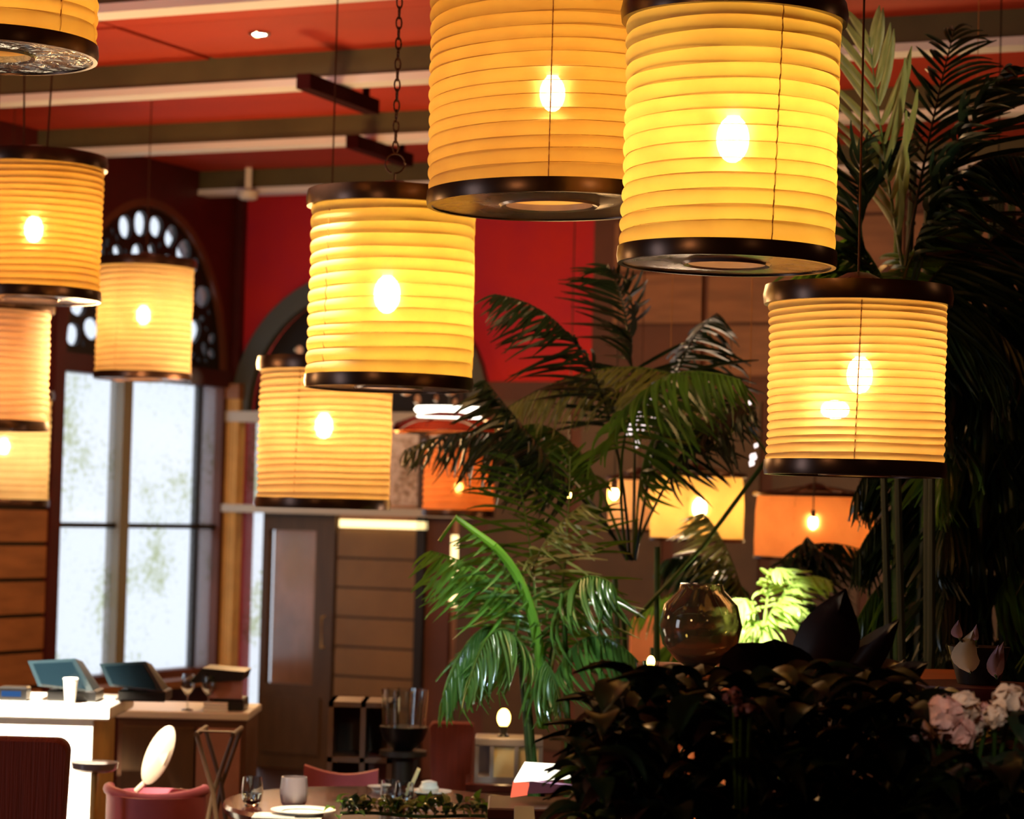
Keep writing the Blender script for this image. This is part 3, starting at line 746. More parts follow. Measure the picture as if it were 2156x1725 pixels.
# ---------------------------------------------------------------- broad-leaved foreground bush and flowers, in a planter
def broad(n=8):
    vs = []; fs = []
    for k in range(n + 1):
        u_ = k / n; w = math.sin(PI * u_ ** .8) * .5 if 0 < k < n else .01
        z = .18 * math.sin(PI * u_) - .25 * u_ * u_
        vs += [(u_, -w, z + .10 * w * 2), (u_, -w * .5, z + .02), (u_, 0, z - .03), (u_, w * .5, z + .02), (u_, w, z + .10 * w * 2)]
    for k in range(n):
        for j in range(4): a = 5 * k + j; fs.append((a, a + 5, a + 6, a + 1))
    return vs, fs
bv, bf = broad()
BR = {}
def broad_mesh(m):
    if m.name not in BR:
        me = bpy.data.meshes.new('leaf'); me.from_pydata(bv, [], bf); me.materials.append(m); shade(me, True); BR[m.name] = me
    return BR[m.name]
def leaf_at(parent, p, D, L, w, m, name='leaf', ref=(0, 0, 1)):
    D = Vector(D).normalized(); Y = D.cross(Vector(ref))
    if Y.length < .1: Y = Vector((1, 0, 0))
    Y.normalize(); N = Y.cross(D) * 1.0
    if N.z < 0: N = -N
    M = Matrix(((D.x * L, Y.x * w, N.x * L, p.x), (D.y * L, Y.y * w, N.y * L, p.y), (D.z * L, Y.z * w, N.z * L, p.z), (0, 0, 0, 1)))
    return piece(name, broad_mesh(m), None, parent, Matrix.Translation(-origin_of(parent)) @ M)
planter = thing('planter_box', 'low dark red planter box along the bottom right, filled with shrubs', 'planter', (1.2, 4.35, 0))
pr = mat('planter_red', '#4a1012', .35, noise=.2)
x0, x1 = at(1090, 1700, 4.0).x, 1.75
obj('front_panel', B().box((x0, 3.95, 0), (x1, 4.0, 1.195), bev=.006), pr, planter, False)
obj('back_panel', B().box((x0, 5.1, 0), (x1, 5.15, 1.05), bev=.006), pr, planter, False)
obj('side_panel', B().box((x0, 4.0, 0), (x0 + .04, 5.1, 1.1)), pr, planter, False)
obj('side_panel', B().box((x1 - .04, 4.0, 0), (x1, 5.1, 1.1)), pr, planter, False)
obj('soil', B().box((x0 + .04, 4.0, .9), (x1 - .04, 5.1, 1.0)), SOIL, planter, False)
def shrub(name, label, cx, d, outline, n, L, m_list, seed, cat='shrub'):
    """outline: list of (px, top_y): leaves fill from the soil up to this line"""
    rg = random.Random(seed); base = at(cx, 1700, d); base.z = .98
    o = thing(name, label, cat, base)
    xs = [q[0] for q in outline]; ys = [q[1] for q in outline]
    for k in range(7):
        px = rg.uniform(xs[0], xs[-1]); yt = np.interp(px, xs, ys); tp = at(px, yt + 40, d + rg.uniform(-.2, .2))
        tp.y = min(max(tp.y, 4.1), 5.0)
        b0 = base + Vector((rg.uniform(-.05, .05), rg.uniform(-.05, .05), 0))
        obj('stem', B().tube([b0, b0.lerp(tp, .5) + Vector((0, 0, .03)), tp], .007, 6, r1=.004), mat('brown_stem', '#2c1c12', .7), o)
    for k in range(n):
        px = rg.uniform(xs[0], xs[-1]); yt = np.interp(px, xs, ys)
        py = yt + (1725 - yt) * rg.random() ** 1.15 + 38
        p = at(px, py, d + rg.uniform(-.35, .35)); 
        a = rg.uniform(0, 2 * PI)
        D = (math.cos(a), math.sin(a) * .7, rg.uniform(-.3, .75))
        leaf_at(o, p, D, L * rg.uniform(.7, 1.25), L * rg.uniform(.45, .62), rg.choice(m_list))
    return o
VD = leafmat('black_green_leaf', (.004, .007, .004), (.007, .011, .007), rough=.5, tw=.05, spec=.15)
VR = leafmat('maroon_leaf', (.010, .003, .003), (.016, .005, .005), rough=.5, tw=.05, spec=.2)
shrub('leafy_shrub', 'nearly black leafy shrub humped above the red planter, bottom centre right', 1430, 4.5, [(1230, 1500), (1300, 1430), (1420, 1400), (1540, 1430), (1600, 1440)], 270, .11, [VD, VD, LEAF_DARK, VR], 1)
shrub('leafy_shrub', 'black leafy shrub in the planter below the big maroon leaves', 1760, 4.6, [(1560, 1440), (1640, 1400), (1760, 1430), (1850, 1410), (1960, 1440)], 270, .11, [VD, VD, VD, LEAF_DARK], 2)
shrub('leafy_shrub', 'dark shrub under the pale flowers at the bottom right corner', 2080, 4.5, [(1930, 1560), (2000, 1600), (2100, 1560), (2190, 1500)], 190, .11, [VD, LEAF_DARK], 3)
shrub('herb_plant', 'mossy green low plant between the dining table and the red planter', 1290, 4.7, [(1235, 1650), (1260, 1590), (1300, 1500), (1340, 1560)], 60, .09, [LEAF_DARK, LEAF, LEAF_OLIVE], 4, 'plant')
# banana-like maroon leaves
ban = thing('broadleaf_plant', 'plant with large upright maroon-black leaves above the planter', 'plant', Vector((at(1700, 1700, 4.9).x, 4.9, .98)))
for (px, py, qx, qy, w) in ((1680, 1440, 1790, 1235, .13), (1620, 1440, 1560, 1340, .15), (1640, 1440, 1640, 1335, .14), (1730, 1440, 1900, 1300, .07), (1800, 1440, 1960, 1390, .06), (1760, 1450, 1840, 1400, .10)):
    p, q = at(px, py + 60, 4.9), at(qx, qy, 4.8)
    obj('leaf_stalk', B().tube([ban.location.copy(), p], .008, 6), VR_M if False else mat('brown_stem', '#2c1c12', .7), ban)
    D = q - p; leaf_at(ban, p, D + Vector((0, .02, 0)), D.length * 1.02, w, VR, 'large_leaf', (.25, 1, .1))

# flowers
def flower_head(parent, px, py, d, r, n, m, seed):
    rg = random.Random(seed); c = at(px, py, d); hd = B().ball(c, r * .45, n=10, m=6)
    h = obj('flower_head', hd, m, parent)
    me = bpy.data.meshes.new('petal'); v, f = broad(4); me.from_pydata(v, [], f); me.materials.append(m); shade(me, True)
    off = origin_of(parent)
    for k in range(n):
        z = rg.uniform(-.6, 1); a = rg.uniform(0, 2 * PI); q = math.sqrt(max(0, 1 - z * z))
        D = Vector((q * math.cos(a), q * math.sin(a), z)); t1 = D.cross(Vector((0, 0, 1))); 
        if t1.length < .1: t1 = Vector((1, 0, 0))
        t1.normalize(); t2 = t1.cross(D)
        ra = rg.uniform(0, 2 * PI); X = (t1 * math.cos(ra) + t2 * math.sin(ra) + D * .25).normalized(); Y = D.cross(X).normalized(); Z = X.cross(Y)
        s = r * rg.uniform(.6, .9); p = c + D * r * .62 - X * s * .4
        M = Matrix(((X.x * s, Y.x * s * .9, Z.x * s, p.x), (X.y * s, Y.y * s * .9, Z.y * s, p.y), (X.z * s, Y.z * s * .9, Z.z * s, p.z), (0, 0, 0, 1)))
        piece('petal', me, None, h, Matrix.Translation(-off) @ M)
fl = thing('flowering_plant', 'blush and cream rose-like flowers in the bottom right corner', 'flowers', Vector((at(2040, 1700, 4.4).x, 4.4, .98)))
for i, (px, py, r, m) in enumerate(((1985, 1510, .045, PETAL), (2030, 1490, .036, PETAL2), (2075, 1515, .036, PETAL), (2010, 1545, .042, PETAL), (2125, 1480, .040, PETAL2), (2150, 1500, .036, PETAL), (2095, 1510, .026, PETAL2), (1965, 1540, .026, PETAL), (2045, 1530, .03, PETAL2))):
    d = 4.3 + .03 * (i % 3)
    obj('stem', B().tube([fl.location + Vector((.02 * i - .08, 0, 0)), at(px, py + 15, d)], .004, 6), STEM, fl)
    flower_head(fl, px, py, d, r, 26, m, i)
for i, (px, py) in enumerate(((1925, 1560), (1945, 1500))):
    flower_head(fl, px, py, 4.35, .012, 8, PETAL, 40 + i)
    obj('stem', B().tube([fl.location + Vector((-.1, 0, 0)), at(px, py, 4.35)], .003, 6), STEM, fl)
fp = thing('flowering_plant', 'dim dusty pink blossom low in the black shrub, right of centre', 'flowers', Vector((at(1560, 1700, 4.25).x, 4.25, .98)))
DP = mat('dusty_petal', '#8a5058', .6, noise=.3)
for i, (px, py, r) in enumerate(((1545, 1470, .022), (1580, 1490, .022), (1560, 1495, .018))):
    flower_head(fp, px, py, 4.2, r, 14, DP, 60 + i); obj('stem', B().tube([fp.location, at(px, py, 4.2)], .003, 6), STEM, fp)

# round glass vase beyond the shrub, and white lamp shapes at right
gv = thing('glass_globe', 'round smoky glass vase behind the humped black shrub', 'vase', at(1475, 1400, 7.0))
c = at(1475, 1318, 7.0); rv = 88 / FPX * 7.0
obj('bowl', B().lathe([(.04, -rv * .98), (rv * .55, -rv * .84), (rv * .9, -rv * .45), (rv, 0), (rv * .88, rv * .5), (rv * .55, rv * .84), (rv * .5, rv), (rv * .47, rv), (rv * .52, rv * .82), (rv * .85, rv * .5), (rv * .97, 0), (rv * .87, -rv * .45), (rv * .5, -rv * .8), (.0005, -rv * .92)], 36, Matrix.Translation(c)), mat('smoky_glass', '#a89c8c', .04, trans=.9), gv)
obj('foot', B().lathe([(.06, -rv * 1.03), (.05, -rv * .97), (.03, -rv * .95)], 24, Matrix.Translation(c)), mat('smoky_glass', '#a89c8c', .04), gv)
ct2 = thing('console_table', 'brown console table behind the black shrub, carrying the round vase', 'table', Vector((c.x + .1, 7.0, 0)))
zt = c.z - rv * 1.03
obj('tabletop', B().box((c.x - .16, 6.7, zt - .03), (c.x + .8, 7.3, zt), bev=.005), mat('apricot_wood', '#b0683c', .4, noise=.2), ct2, False)
for a in (-.13, .77):
    for b_ in (6.73, 7.27): obj('leg', B().box((c.x + a - .02, b_ - .02, 0), (c.x + a + .02, b_ + .02, zt - .03)), DARKR, ct2, False)
bq = thing('peach_backdrop', 'apricot backdrop in place of a lit wall, either side of the round vase', 'backdrop', Vector((at(1450, 1500, 10.5).x, 10.5, 0)))  # added block standing in for a lit peach wall
APR = mat('apricot_backdrop', '#e08850', .8, noise=.15)
xq0, xq1, zq = at(1325, 1500, 10.5).x, at(1575, 1500, 10.5).x, at(1450, 1300, 10.5).z
for k in range(3):
    w3 = (xq1 - xq0) / 3
    obj('backdrop_panel', B().box((xq0 + w3 * k, 10.5, .46), (xq0 + w3 * (k + 1) - .006, 10.6, zq), bev=.02), APR, bq, False)
obj('seat', B().box((xq0, 10.0, .34), (xq1, 10.52, .47), bev=.02), APR, bq, False)
obj('plinth', B().box((xq0 + .02, 10.05, 0), (xq1 - .02, 10.58, .34)), DOORW, bq, False)
light('backdrop_fill', 'POINT', at(1440, 1180, 9.9), 9, (1, .7, .45), .08)  # unseen warm light added to brighten the backdrop
# candles on the console
for i, (px, lab) in enumerate(((1370, 'tea light glowing left of the round vase'), (1782, 'left tea light of the pair between maroon leaves'), (1835, 'right tea light of the pair between maroon leaves'))):
    q = at(px, 1412, 6.8); q.z = zt
    o = thing('tea_light', lab, 'candle', q, 'tea lights behind the shrubs')
    obj('cup', B().lathe([(.018, 0), (.024, .03), (.022, .03), (.017, .004)], 16, cap=False), GLASS, o, local=True)
    obj('flame', B().ball((0, 0, .028), .012, .012, .018, 10, 8), FLAME, o, local=True)
    if px > 1700: o.location = Vector((q.x, 6.8, zt))
# wedge napkins / white folded things at right
lily = thing('peace_lily', 'plant with white and mauve spathes in the dark palms above the flowers', 'plant', at(2060, 1440, 6.0))
obj('pot', B().lathe([(.05, 0), (.075, .09), (.068, .09), (.0005, .07)], 24), POT, lily, local=True)
MAUVE = mat('mauve_spathe', '#a890b0', .6)
for (x0_, y0_, x1_, y1_, wl_, mm) in ((2042, 1418, 2042, 1330, .075, PORC), (2100, 1430, 2095, 1362, .035, MAUVE), (2098, 1425, 2130, 1360, .04, MAUVE), (2020, 1345, 2015, 1310, .03, MAUVE), (2055, 1350, 2058, 1320, .02, MAUVE)):
    p, q = at(x0_, y0_, 5.9), at(x1_, y1_, 5.92); D = q - p; D.normalize(); Y = Vector((1, .25, 0)).normalized(); N = D.cross(Y)
    Lq = (q - p).length
    M = Matrix(((D.x * Lq, Y.x * wl_, N.x * Lq, p.x), (D.y * Lq, Y.y * wl_, N.y * Lq, p.y), (D.z * Lq, Y.z * wl_, N.z * Lq, p.z), (0, 0, 0, 1)))
    obj('flower_stalk', B().tube([lily.location + Vector((0, 0, .06)), p], .003, 6), STEM, lily)
    piece('spathe', broad_mesh(mm), None, lily, Matrix.Translation(-lily.location) @ M)
sd = thing('side_table', 'dark side table hidden in the palms under the napkins', 'table', Vector((at(2060, 1440, 6.0).x, 6.0, 0)))
zz = at(2060, 1440, 6.0).z - .001
obj('tabletop', B().lathe([(.16, zz - .03), (.17, zz - .015), (.17, zz), (.0005, zz)], 32, Matrix.Translation((sd.location.x, 6.0, 0))), DARKR, sd)
obj('leg', B().lathe([(.14, 0), (.12, .02), (.02, .05), (.02, zz - .03)], 20, Matrix.Translation((sd.location.x, 6.0, 0))), DARKR, sd)

# glints among the palms, added as small self-glowing drops, pinkish and golden
def glint_drops(label, spots, d, m, name='glint_cluster'):
    o = thing(name, label, 'glint', at(spots[0][0], spots[0][1], d))
    top = at(spots[0][0], spots[0][1], d); prev = Vector((top.x, top.y, CEIL + .02))
    pts = [prev] + [at(x, y, d) for x, y, r in spots]
    obj('glint_thread', B().tube(pts, .0015, 4), WIRE, o)
    for x, y, r in spots:
        c = at(x, y, d); rr = r / FPX * d
        obj('glint_drop', B().lathe([(.0004, -rr * 1.2), (rr * .8, -rr * .3), (rr * .8, rr * .3), (.0004, rr)], 6, Matrix.Translation(c) @ Matrix.Rotation(.5, 4, 'Y'), cap=False), m, o, False)
GLINT_P = emis('glint_glow_pink', (1, .82, .78), 1.6); GLINT_G = emis('glint_glow_gold', (1, .62, .25), .8)
glint_drops('cluster of pinkish glints as glowing drops in the central palm', [(1411, 800, 7), (1420, 812, 8), (1405, 835, 9), (1372, 848, 11), (1385, 855, 9), (1412, 856, 12), (1345, 870, 18), (1352, 885, 17), (1400, 874, 9), (1376, 876, 9), (1330, 903, 17), (1397, 898, 10), (1358, 898, 9), (1340, 935, 10), (1410, 932, 8)], 9.4, GLINT_P)
glint_drops('strand of golden glints as glowing drops in the dark palms at upper right', [(2050, 600, 8), (2040, 612, 7), (2032, 660, 7), (2042, 672, 6), (2052, 686, 6), (2055, 725, 13), (2060, 735, 10)], 8.6, GLINT_G)
glint_drops('white glints as glowing drops beside the left edge of the rightmost lantern', [(1578, 848, 6), (1570, 860, 6), (1592, 938, 6), (1586, 962, 10), (1583, 975, 8)], 9.0, GLINT_P)

# the glass canopy lamp behind the peach lantern
gl = thing('glass_pendant', 'wide clear glass pendant with brilliant white rim near the arched door', 'lamp', at(940, 900, 12.6))
c = at(945, 905, 12.6)
obj('dome', B().lathe([(.30, -.02), (.27, .02), (.15, .07), (.03, .09), (.028, .095), (.145, .078), (.272, .03), (.305, -.015)], 40, Matrix.Translation(c), cap=False), GLASS, gl)
obj('light_ring', B().lathe([(.17, .085), (.18, .10), (.17, .115), (.16, .10), (.17, .085)], 40, Matrix.Translation(c), cap=False), emis('white_ring', (1, .9, .72), 5), gl)
obj('hanging_cord', B().tube([c + Vector((0, 0, .09)), Vector((c.x, c.y, CEIL + .02))], .004, 6), BLACK, gl)

# ================================================================ COUNTER, TERMINALS, TABLES (bottom left)
dK = 8.75
ctr = thing('service_counter', 'brilliantly lit white service counter at the left edge', 'counter', Vector((at(60, 1500, dK).x, dK, 0)))
zk = at(120, 1484, dK).z
xa, xb = at(-200, 1500, dK).x, at(232, 1500, dK).x
obj('countertop', B().box((xa, dK - .02, zk - .05), (xb, dK + .55, zk), bev=.006), WHITE, ctr, False)
obj('front_panel', B().box((xa, dK, .1), (xb - .06, dK + .03, zk - .05)), WHITE, ctr, False)
obj('end_panel', B().box((xb - .09, dK + .03, 0), (xb - .06, dK + .5, zk - .05)), GOLD, ctr, False)
obj('plinth', B().box((xa, dK + .03, 0), (xb - .09, dK + .5, .1)), DOORW, ctr, False)
light('counter_fill', 'SPOT', (xb - .75, dK - 1.6, 3.3), 4500, (1, .88, .68), .06, (xb - .45, dK, zk - .15), spot=24)  # unseen spot added to push the counter front to white
light('chair_fill', 'SPOT', (-1.6, 6.6, 3.3), 2200, (1, .9, .75), .05, at(334, 1590, 8.3), spot=6)  # unseen tight spot added so the oval back reads as sunlit
def terminal(px0, px1, py0, py1, d, label, flip=False):
    """till seen from behind: raked screen head on a wedge foot"""
    a, b_ = at(px0, py1, d), at(px1, py0, d); w = b_.x - a.x; h = b_.z - a.z
    o = thing('till_terminal', label, 'till', Vector((a.x + w / 2, d, zk)))
    x0, x1, z0, z1 = a.x, b_.x, zk, b_.z
    hd = B(); P = [(x0, d, z1 - h * .08), (x0 + w * .68, d, z1), (x0 + w * .95, d + .03, z0 + h * .2), (x0 + w * .16, d, z0 + h * .32)]
    Q = [(x, y + .16, z + (.0 if i > 1 else -.02)) for i, (x, y, z) in enumerate(P)]
    hd.add([Vector(q) for q in P + Q], [(3, 2, 1, 0), (4, 5, 6, 7), (0, 1, 5, 4), (1, 2, 6, 5), (2, 3, 7, 6), (3, 0, 4, 7)])
    obj('housing', hd, TEAL, o, False)
    sc_ = B(); cx_ = sum(q[0] for q in P) / 4; cz_ = sum(q[2] for q in P) / 4
    sc_.add([Vector((cx_ + (q[0] - cx_) * .82, d - .004, cz_ + (q[2] - cz_) * .8)) for q in P], [(3, 2, 1, 0)])
    obj('screen', sc_, SCREEN, o, False)
    obj('foot', B().box((x0 + w * .28, d + .02, z0), (x0 + w * .98, d + .2, z0 + h * .24), bev=.006), BLACK, o, False)
    obj('neck', B().box((x0 + w * .4, d + .05, z0 + h * .2), (x0 + w * .65, d + .12, z0 + h * .5)), BLACK, o, False)
    return o
terminal(55, 205, 1388, 1484, dK + .12, 'blue-glinting till terminal behind the white paper cup')
terminal(206, 352, 1394, 1490, dK + .2, 'dark teal till terminal standing at the counter end before the window')
# cup
q = at(145, 1484, dK + .04); o = thing('paper_cup', 'white cup glowing on the white counter in front of the blue till', 'cup', Vector((q.x, dK + .06, zk)))
obj('body', B().lathe([(.018, 0), (.026, .085), (.024, .085), (.017, .006), (.0005, .006)], 20), PORC, o, local=True)
obj('rim', B().lathe([(.026, .083), (.028, .087), (.026, .091), (.024, .087), (.026, .083)], 20, cap=False), PORC, o, local=True)
# small dark box with blue light at far left
q = at(25, 1470, dK + .1); o = thing('card_reader', 'small dark card reader with a blue glint at the far left of the counter', 'card reader', Vector((q.x, dK + .15, zk)))
obj('body', B().box((-.05, -.04, 0), (.05, .04, .05), bev=.006), BLACK, o, False, local=True)
obj('screen', B().box((-.04, -.042, .015), (.03, -.0395, .035)), emis('blue_screen', (.1, .3, .8), .35), o, False, local=True)

# second cabinet behind, with glasses and third terminal
dS = 9.6
st = thing('service_cabinet', 'brown service cabinet between the white counter and the dark door', 'cabinet', Vector((at(380, 1500, dS).x, dS, 0)))
za = at(380, 1498, dS).z; xa2, xb2 = at(250, 1500, dS).x, at(520, 1500, dS).x; xm = at(412, 1500, dS).x
obj('body', B().box((xa2, dS, .05), (xb2, dS + .45, za - .03)), mat('cabinet_brown', '#6a4630', .5, noise=.25, nscale=3), st, False)
obj('top', B().box((xa2 - .01, dS - .02, za - .03), (xb2 + .01, dS + .47, za), bev=.005), WHITE, st, False)
obj('cabinet_door', B().box((xa2 + .02, dS - .02, .1), (xm, dS, za - .06), bev=.004), DOORW, st, False)
pink = mat('mauve_panel', '#b08078', .5, noise=.2)
obj('cabinet_door', B().box((xm + .01, dS - .02, .1), (xb2 - .02, dS, za - .06), bev=.004), pink, st, False)
obj('door_knob', B().ball((xm - .04, dS - .03, za - .3), .012), CHROME, st)
obj('plinth', B().box((xa2 + .02, dS + .02, 0), (xb2 - .02, dS + .4, .05)), BLACK, st, False)
# till with canopy-like dark hood
a0, a1 = at(400, 1405, dS + .1), at(516, 1490, dS + .1)
o = thing('till_terminal', 'till with a dark flared hood and pinkish screen, before the right side of the window', 'till', Vector(((a0.x + a1.x) / 2, dS + .15, za)))
x0, x1, zt_, w = a0.x, a1.x, a0.z, a1.x - a0.x
hd = B(); P = [(x0 + w * .25, zt_), (x1, zt_ - .01), (x1 - .01, zt_ - .045), (x0, zt_ - .06)]
hd.add([Vector((x, y, z)) for y in (dS + .05, dS + .3) for x, z in P], [(0, 1, 2, 3), (7, 6, 5, 4), (0, 4, 5, 1), (1, 5, 6, 2), (2, 6, 7, 3), (3, 7, 4, 0)])
obj('hood', hd, BLACK, o, False)
obj('screen', B().box((x0 + w * .35, dS + .1, za + .045), (x1 - .015, dS + .13, zt_ - .05)), mat('pink_screen', '#c88878', .3), o, False)
obj('foot', B().box((x0 + w * .45, dS + .08, za), (x1 - .005, dS + .28, za + .045), bev=.005), BLACK, o, False)
GOB = [(.028, 0), (.03, .003), (.004, .008), (.004, .07), (.02, .085), (.036, .115), (.035, .15), (.029, .175), (.0275, .175), (.0335, .15), (.0345, .115), (.018, .088), (.0005, .078)]
def goblet(x, y, z, label, s=1, group=None):
    o = thing('wine_glass', label, 'glass', Vector((x, y, z)), group)
    obj('bowl', B().lathe([(r * s, (zz - .07) * s + .07 * s) for r, zz in GOB[3:]], 24, cap=False), GLASS, o, local=True)
    obj('stem', B().lathe([(r * s, zz * s) for r, zz in GOB[:4]], 20), GLASS, o, local=True)
    return o
for px, lab in ((393, 'left wine glass catching window light on the brown cabinet'), (437, 'right wine glass of the pair before the hooded till')):
    q = at(px, 1490, dS + .04); goblet(q.x, dS + .06, za, lab, .8)
o = thing('folded_linen', 'small stack of white linen on the cabinet top, below the hooded till', 'linen', Vector((at(450, 1505, dS).x, dS + .03, za)))
for k in range(3): obj('cloth', B().box((-.045, -.02, .012 * k), (.05, .03, .012 * k + .011), bev=.004), PORC, o, False, local=True)

# russet chair back at the lower left corner
def chair(px0, px1, ptop, d, label, m, zseat=.46, name='upholstered_chair', round_=.08, curve=.0, group=None, face=1):
    a, b_ = at(px0, ptop, d), at(px1, ptop, d); w = b_.x - a.x; cx_ = (a.x + b_.x) / 2; zt2 = (a.z + b_.z) / 2
    o = thing(name, label, 'chair', Vector((cx_, d, 0)), group)
    # backrest: rounded panel
    prof = []
    for k in range(7): an = PI / 2 * k / 6; prof.append((w / 2 - round_ + round_ * math.cos(an), zt2 - round_ + round_ * math.sin(an)))
    ring = [(-w / 2 + .02, zseat + .02), (w / 2 - .02, zseat + .02)] + prof + [(-x, z) for x, z in prof[::-1]]
    if curve: ring = [(x, z + (-curve * (1 - (2 * x / w) ** 2) if z > zseat + .1 else 0)) for x, z in ring]
    if curve:
        top = [(w / 2 * math.cos(t_), 0) for t_ in ()]
    n = len(ring); bb_ = B(); bb_.add([Vector((cx_ + x * k2, d + y, zseat + (z - zseat) * k3)) for y, k2, k3 in ((-.035, .97, .985), (-.02, 1, 1), (.02, 1, 1), (.035, .97, .985)) for x, z in ring],
        [tuple(range(n)), tuple(3 * n + i for i in range(n))[::-1]] + [(k * n + i, k * n + n + i, k * n + n + (i + 1) % n, k * n + (i + 1) % n) for k in range(3) for i in range(n)])
    obj('backrest', bb_, m, o)
    obj('seat', B().box((cx_ - w / 2, d - (.0 if face > 0 else .45), zseat - .08), (cx_ + w / 2, d + (.45 if face > 0 else 0), zseat + .02), bev=.02), m, o, False)
    for sx in (-1, 1):
        for sy in (.02, .43):
            y = d + sy * face; obj('leg', B().tube([(cx_ + sx * (w / 2 - .04), y, zseat - .08), (cx_ + sx * (w / 2 - .03), y, 0)], .018, 8, r1=.011), DOORW, o)
    return o
chair(-60, 148, 1552, 6.6, 'russet upholstered chair back in the bottom left corner', REDF, round_=.035)
chair(905, 1000, 1520, 9.6, 'russet striped chair behind the table, left of the candle', REDF, round_=.02)
# cream tub chair with pink seat, lit
dch = 8.3
tc_ = thing('tub_chair', 'cream oval-backed chair blazing white in daylight, with pink curved arm rail', 'chair', Vector((at(330, 1650, dch).x, dch, 0)))
c = at(334, 1590, dch)
ov = []
M = Matrix.Translation(c) @ Matrix.Rotation(math.radians(22), 4, 'Y') @ Matrix.Rotation(math.radians(90), 4, 'X') @ Matrix.Diagonal((.042, .105, 1, 1))
obj('back_pad', B().lathe([(.0005, .02), (.7, .018), (1, .006), (1, -.006), (.7, -.02), (.0005, -.022)], 28, M, cap=False), CREAM, tc_)
zr = at(325, 1668, dch).z
rail = [Vector((tc_.location.x + .16 * math.cos(a), dch + .12 * math.sin(a), zr + .01 * math.cos(2 * a))) for a in np.linspace(-PI * 1.05, .05 * PI, 20)]
obj('arm_rail', B().tube(rail, .018, 10), PINKF, tc_)
sc0 = tc_.location
obj('shell', B().lathe([(.10, .42), (.15, .44), (.165, .6), (.165, zr - .005), (.15, zr - .005), (.145, .5), (.0005, .48)], 32, Matrix.Translation((sc0.x, dch, 0)), cap=False), PINKF, tc_)
obj('back_post', B().tube([c + Vector((-.03, .0, -.08)), Vector((sc0.x - .07, dch + .02, zr))], .01, 8), CREAM, tc_)
for k in range(4):
    a = PI / 4 + k * PI / 2; obj('leg', B().tube([(sc0.x + .10 * math.cos(a), dch + .10 * math.sin(a), .43), (sc0.x + .15 * math.cos(a), dch + .15 * math.sin(a), 0)], .012, 8), DOORW, tc_)
# small round ledge table
dl = 8.1
q = at(200, 1605, dl); o = thing('pedestal_table', 'small round grey pedestal table beside the white counter', 'table', Vector((q.x, dl, 0)))
obj('tabletop', B().lathe([(.06, q.z - .03), (.075, q.z - .02), (.078, q.z), (.0005, q.z + .002)], 36, Matrix.Translation((q.x, dl, 0))), mat('grey_top', '#a09090', .15, .3), o)
obj('column', B().lathe([(.07, 0), (.068, .02), (.015, .04), (.012, q.z - .03)], 24, Matrix.Translation((q.x, dl, 0))), GOLD, o)
# folding tray stand
dt = 8.6
o = thing('tray_stand', 'folding tray stand with crossing dark legs in front of the mauve cabinet door', 'stand', Vector((at(458, 1650, dt).x, dt, 0)))
xc = o.location.x; zt3 = at(458, 1540, dt).z; zx = at(458, 1660, dt).z; wd = .062
for y in (dt - .12, dt + .12):
    for sx in (-1, 1): obj('leg', B().tube([(xc + sx * wd, y + sx * .008, zt3), (xc, y + sx * .008, zx), (xc - sx * .12, y + sx * .008, 0)], .008, 8), DOORW, o)
for sx in (-1, 1): obj('top_rail', B().tube([(xc + sx * wd, dt - .14, zt3), (xc + sx * wd, dt + .14, zt3)], .009, 8), DOORW, o)
obj('strap', B().box((xc - wd, dt - .1, zt3 + .004), (xc + wd, dt - .06, zt3 + .008)), DARKR, o, False)
# tables
def round_table(px, d, z, r, label, m, cloth=None):
    x = at(px, 1650, d).x
    o = thing('dining_table', label, 'table', Vector((x, d, 0)))
    obj('tabletop', B().lathe([(r - .03, z - .035), (r - .005, z - .03), (r, z - .012), (r - .006, z), (.0005, z)], 64, Matrix.Translation((x, d, 0))), m, o)
    obj('pedestal', B().lathe([(.24, 0), (.22, .025), (.05, .06), (.035, .3), (.045, z - .035)], 24, Matrix.Translation((x, d, 0))), BLACK, o)
    return o, x
T1, tx1 = round_table(800, 7.95, .76, .50, 'dark glossy round dining table at the bottom centre, set with glasses', TABLEW)
z1_ = .76
T2, tx2 = round_table(330, 6.75, .735, .24, 'pink-topped round table at the bottom left, behind the russet chair', PINKC)
def tumbler(px, py, d, z, label, r=.032, h=.09, m=None):
    q = at(px, py, d); o = thing('tumbler', label, 'glass', Vector((q.x, d, z)), 'stemless glasses on the dark table')
    obj('bowl', B().lathe([(r * .6, 0), (r * .95, h * .2), (r * 1.08, h * .5), (r * .95, h), (r * .90, h), (r * 1.02, h * .5), (r * .88, h * .22), (.0005, h * .08)], 28, cap=True), m or GLASS, o, local=True)
    obj('water', B().lathe([(.0005, h * .1), (r * .86, h * .23), (r * .99, h * .45), (.0005, h * .45)], 24, cap=False), GLASS, o, local=True)
    return o
tumbler(530, 1700, 7.8, z1_, 'clear stemless glass standing leftmost on the dark table')
tumbler(618, 1700, 7.75, z1_, 'frosty stemless glass beside the pink napkin', .042, .10, mat('frosted_glass', '#e8dce4', .25, trans=.7))
tumbler(820, 1700, 7.9, z1_, 'short glass behind the green table garland', .03, .08)
tumbler(850, 1700, 7.85, z1_, 'second short glass, right of the one behind the garland', .03, .08)
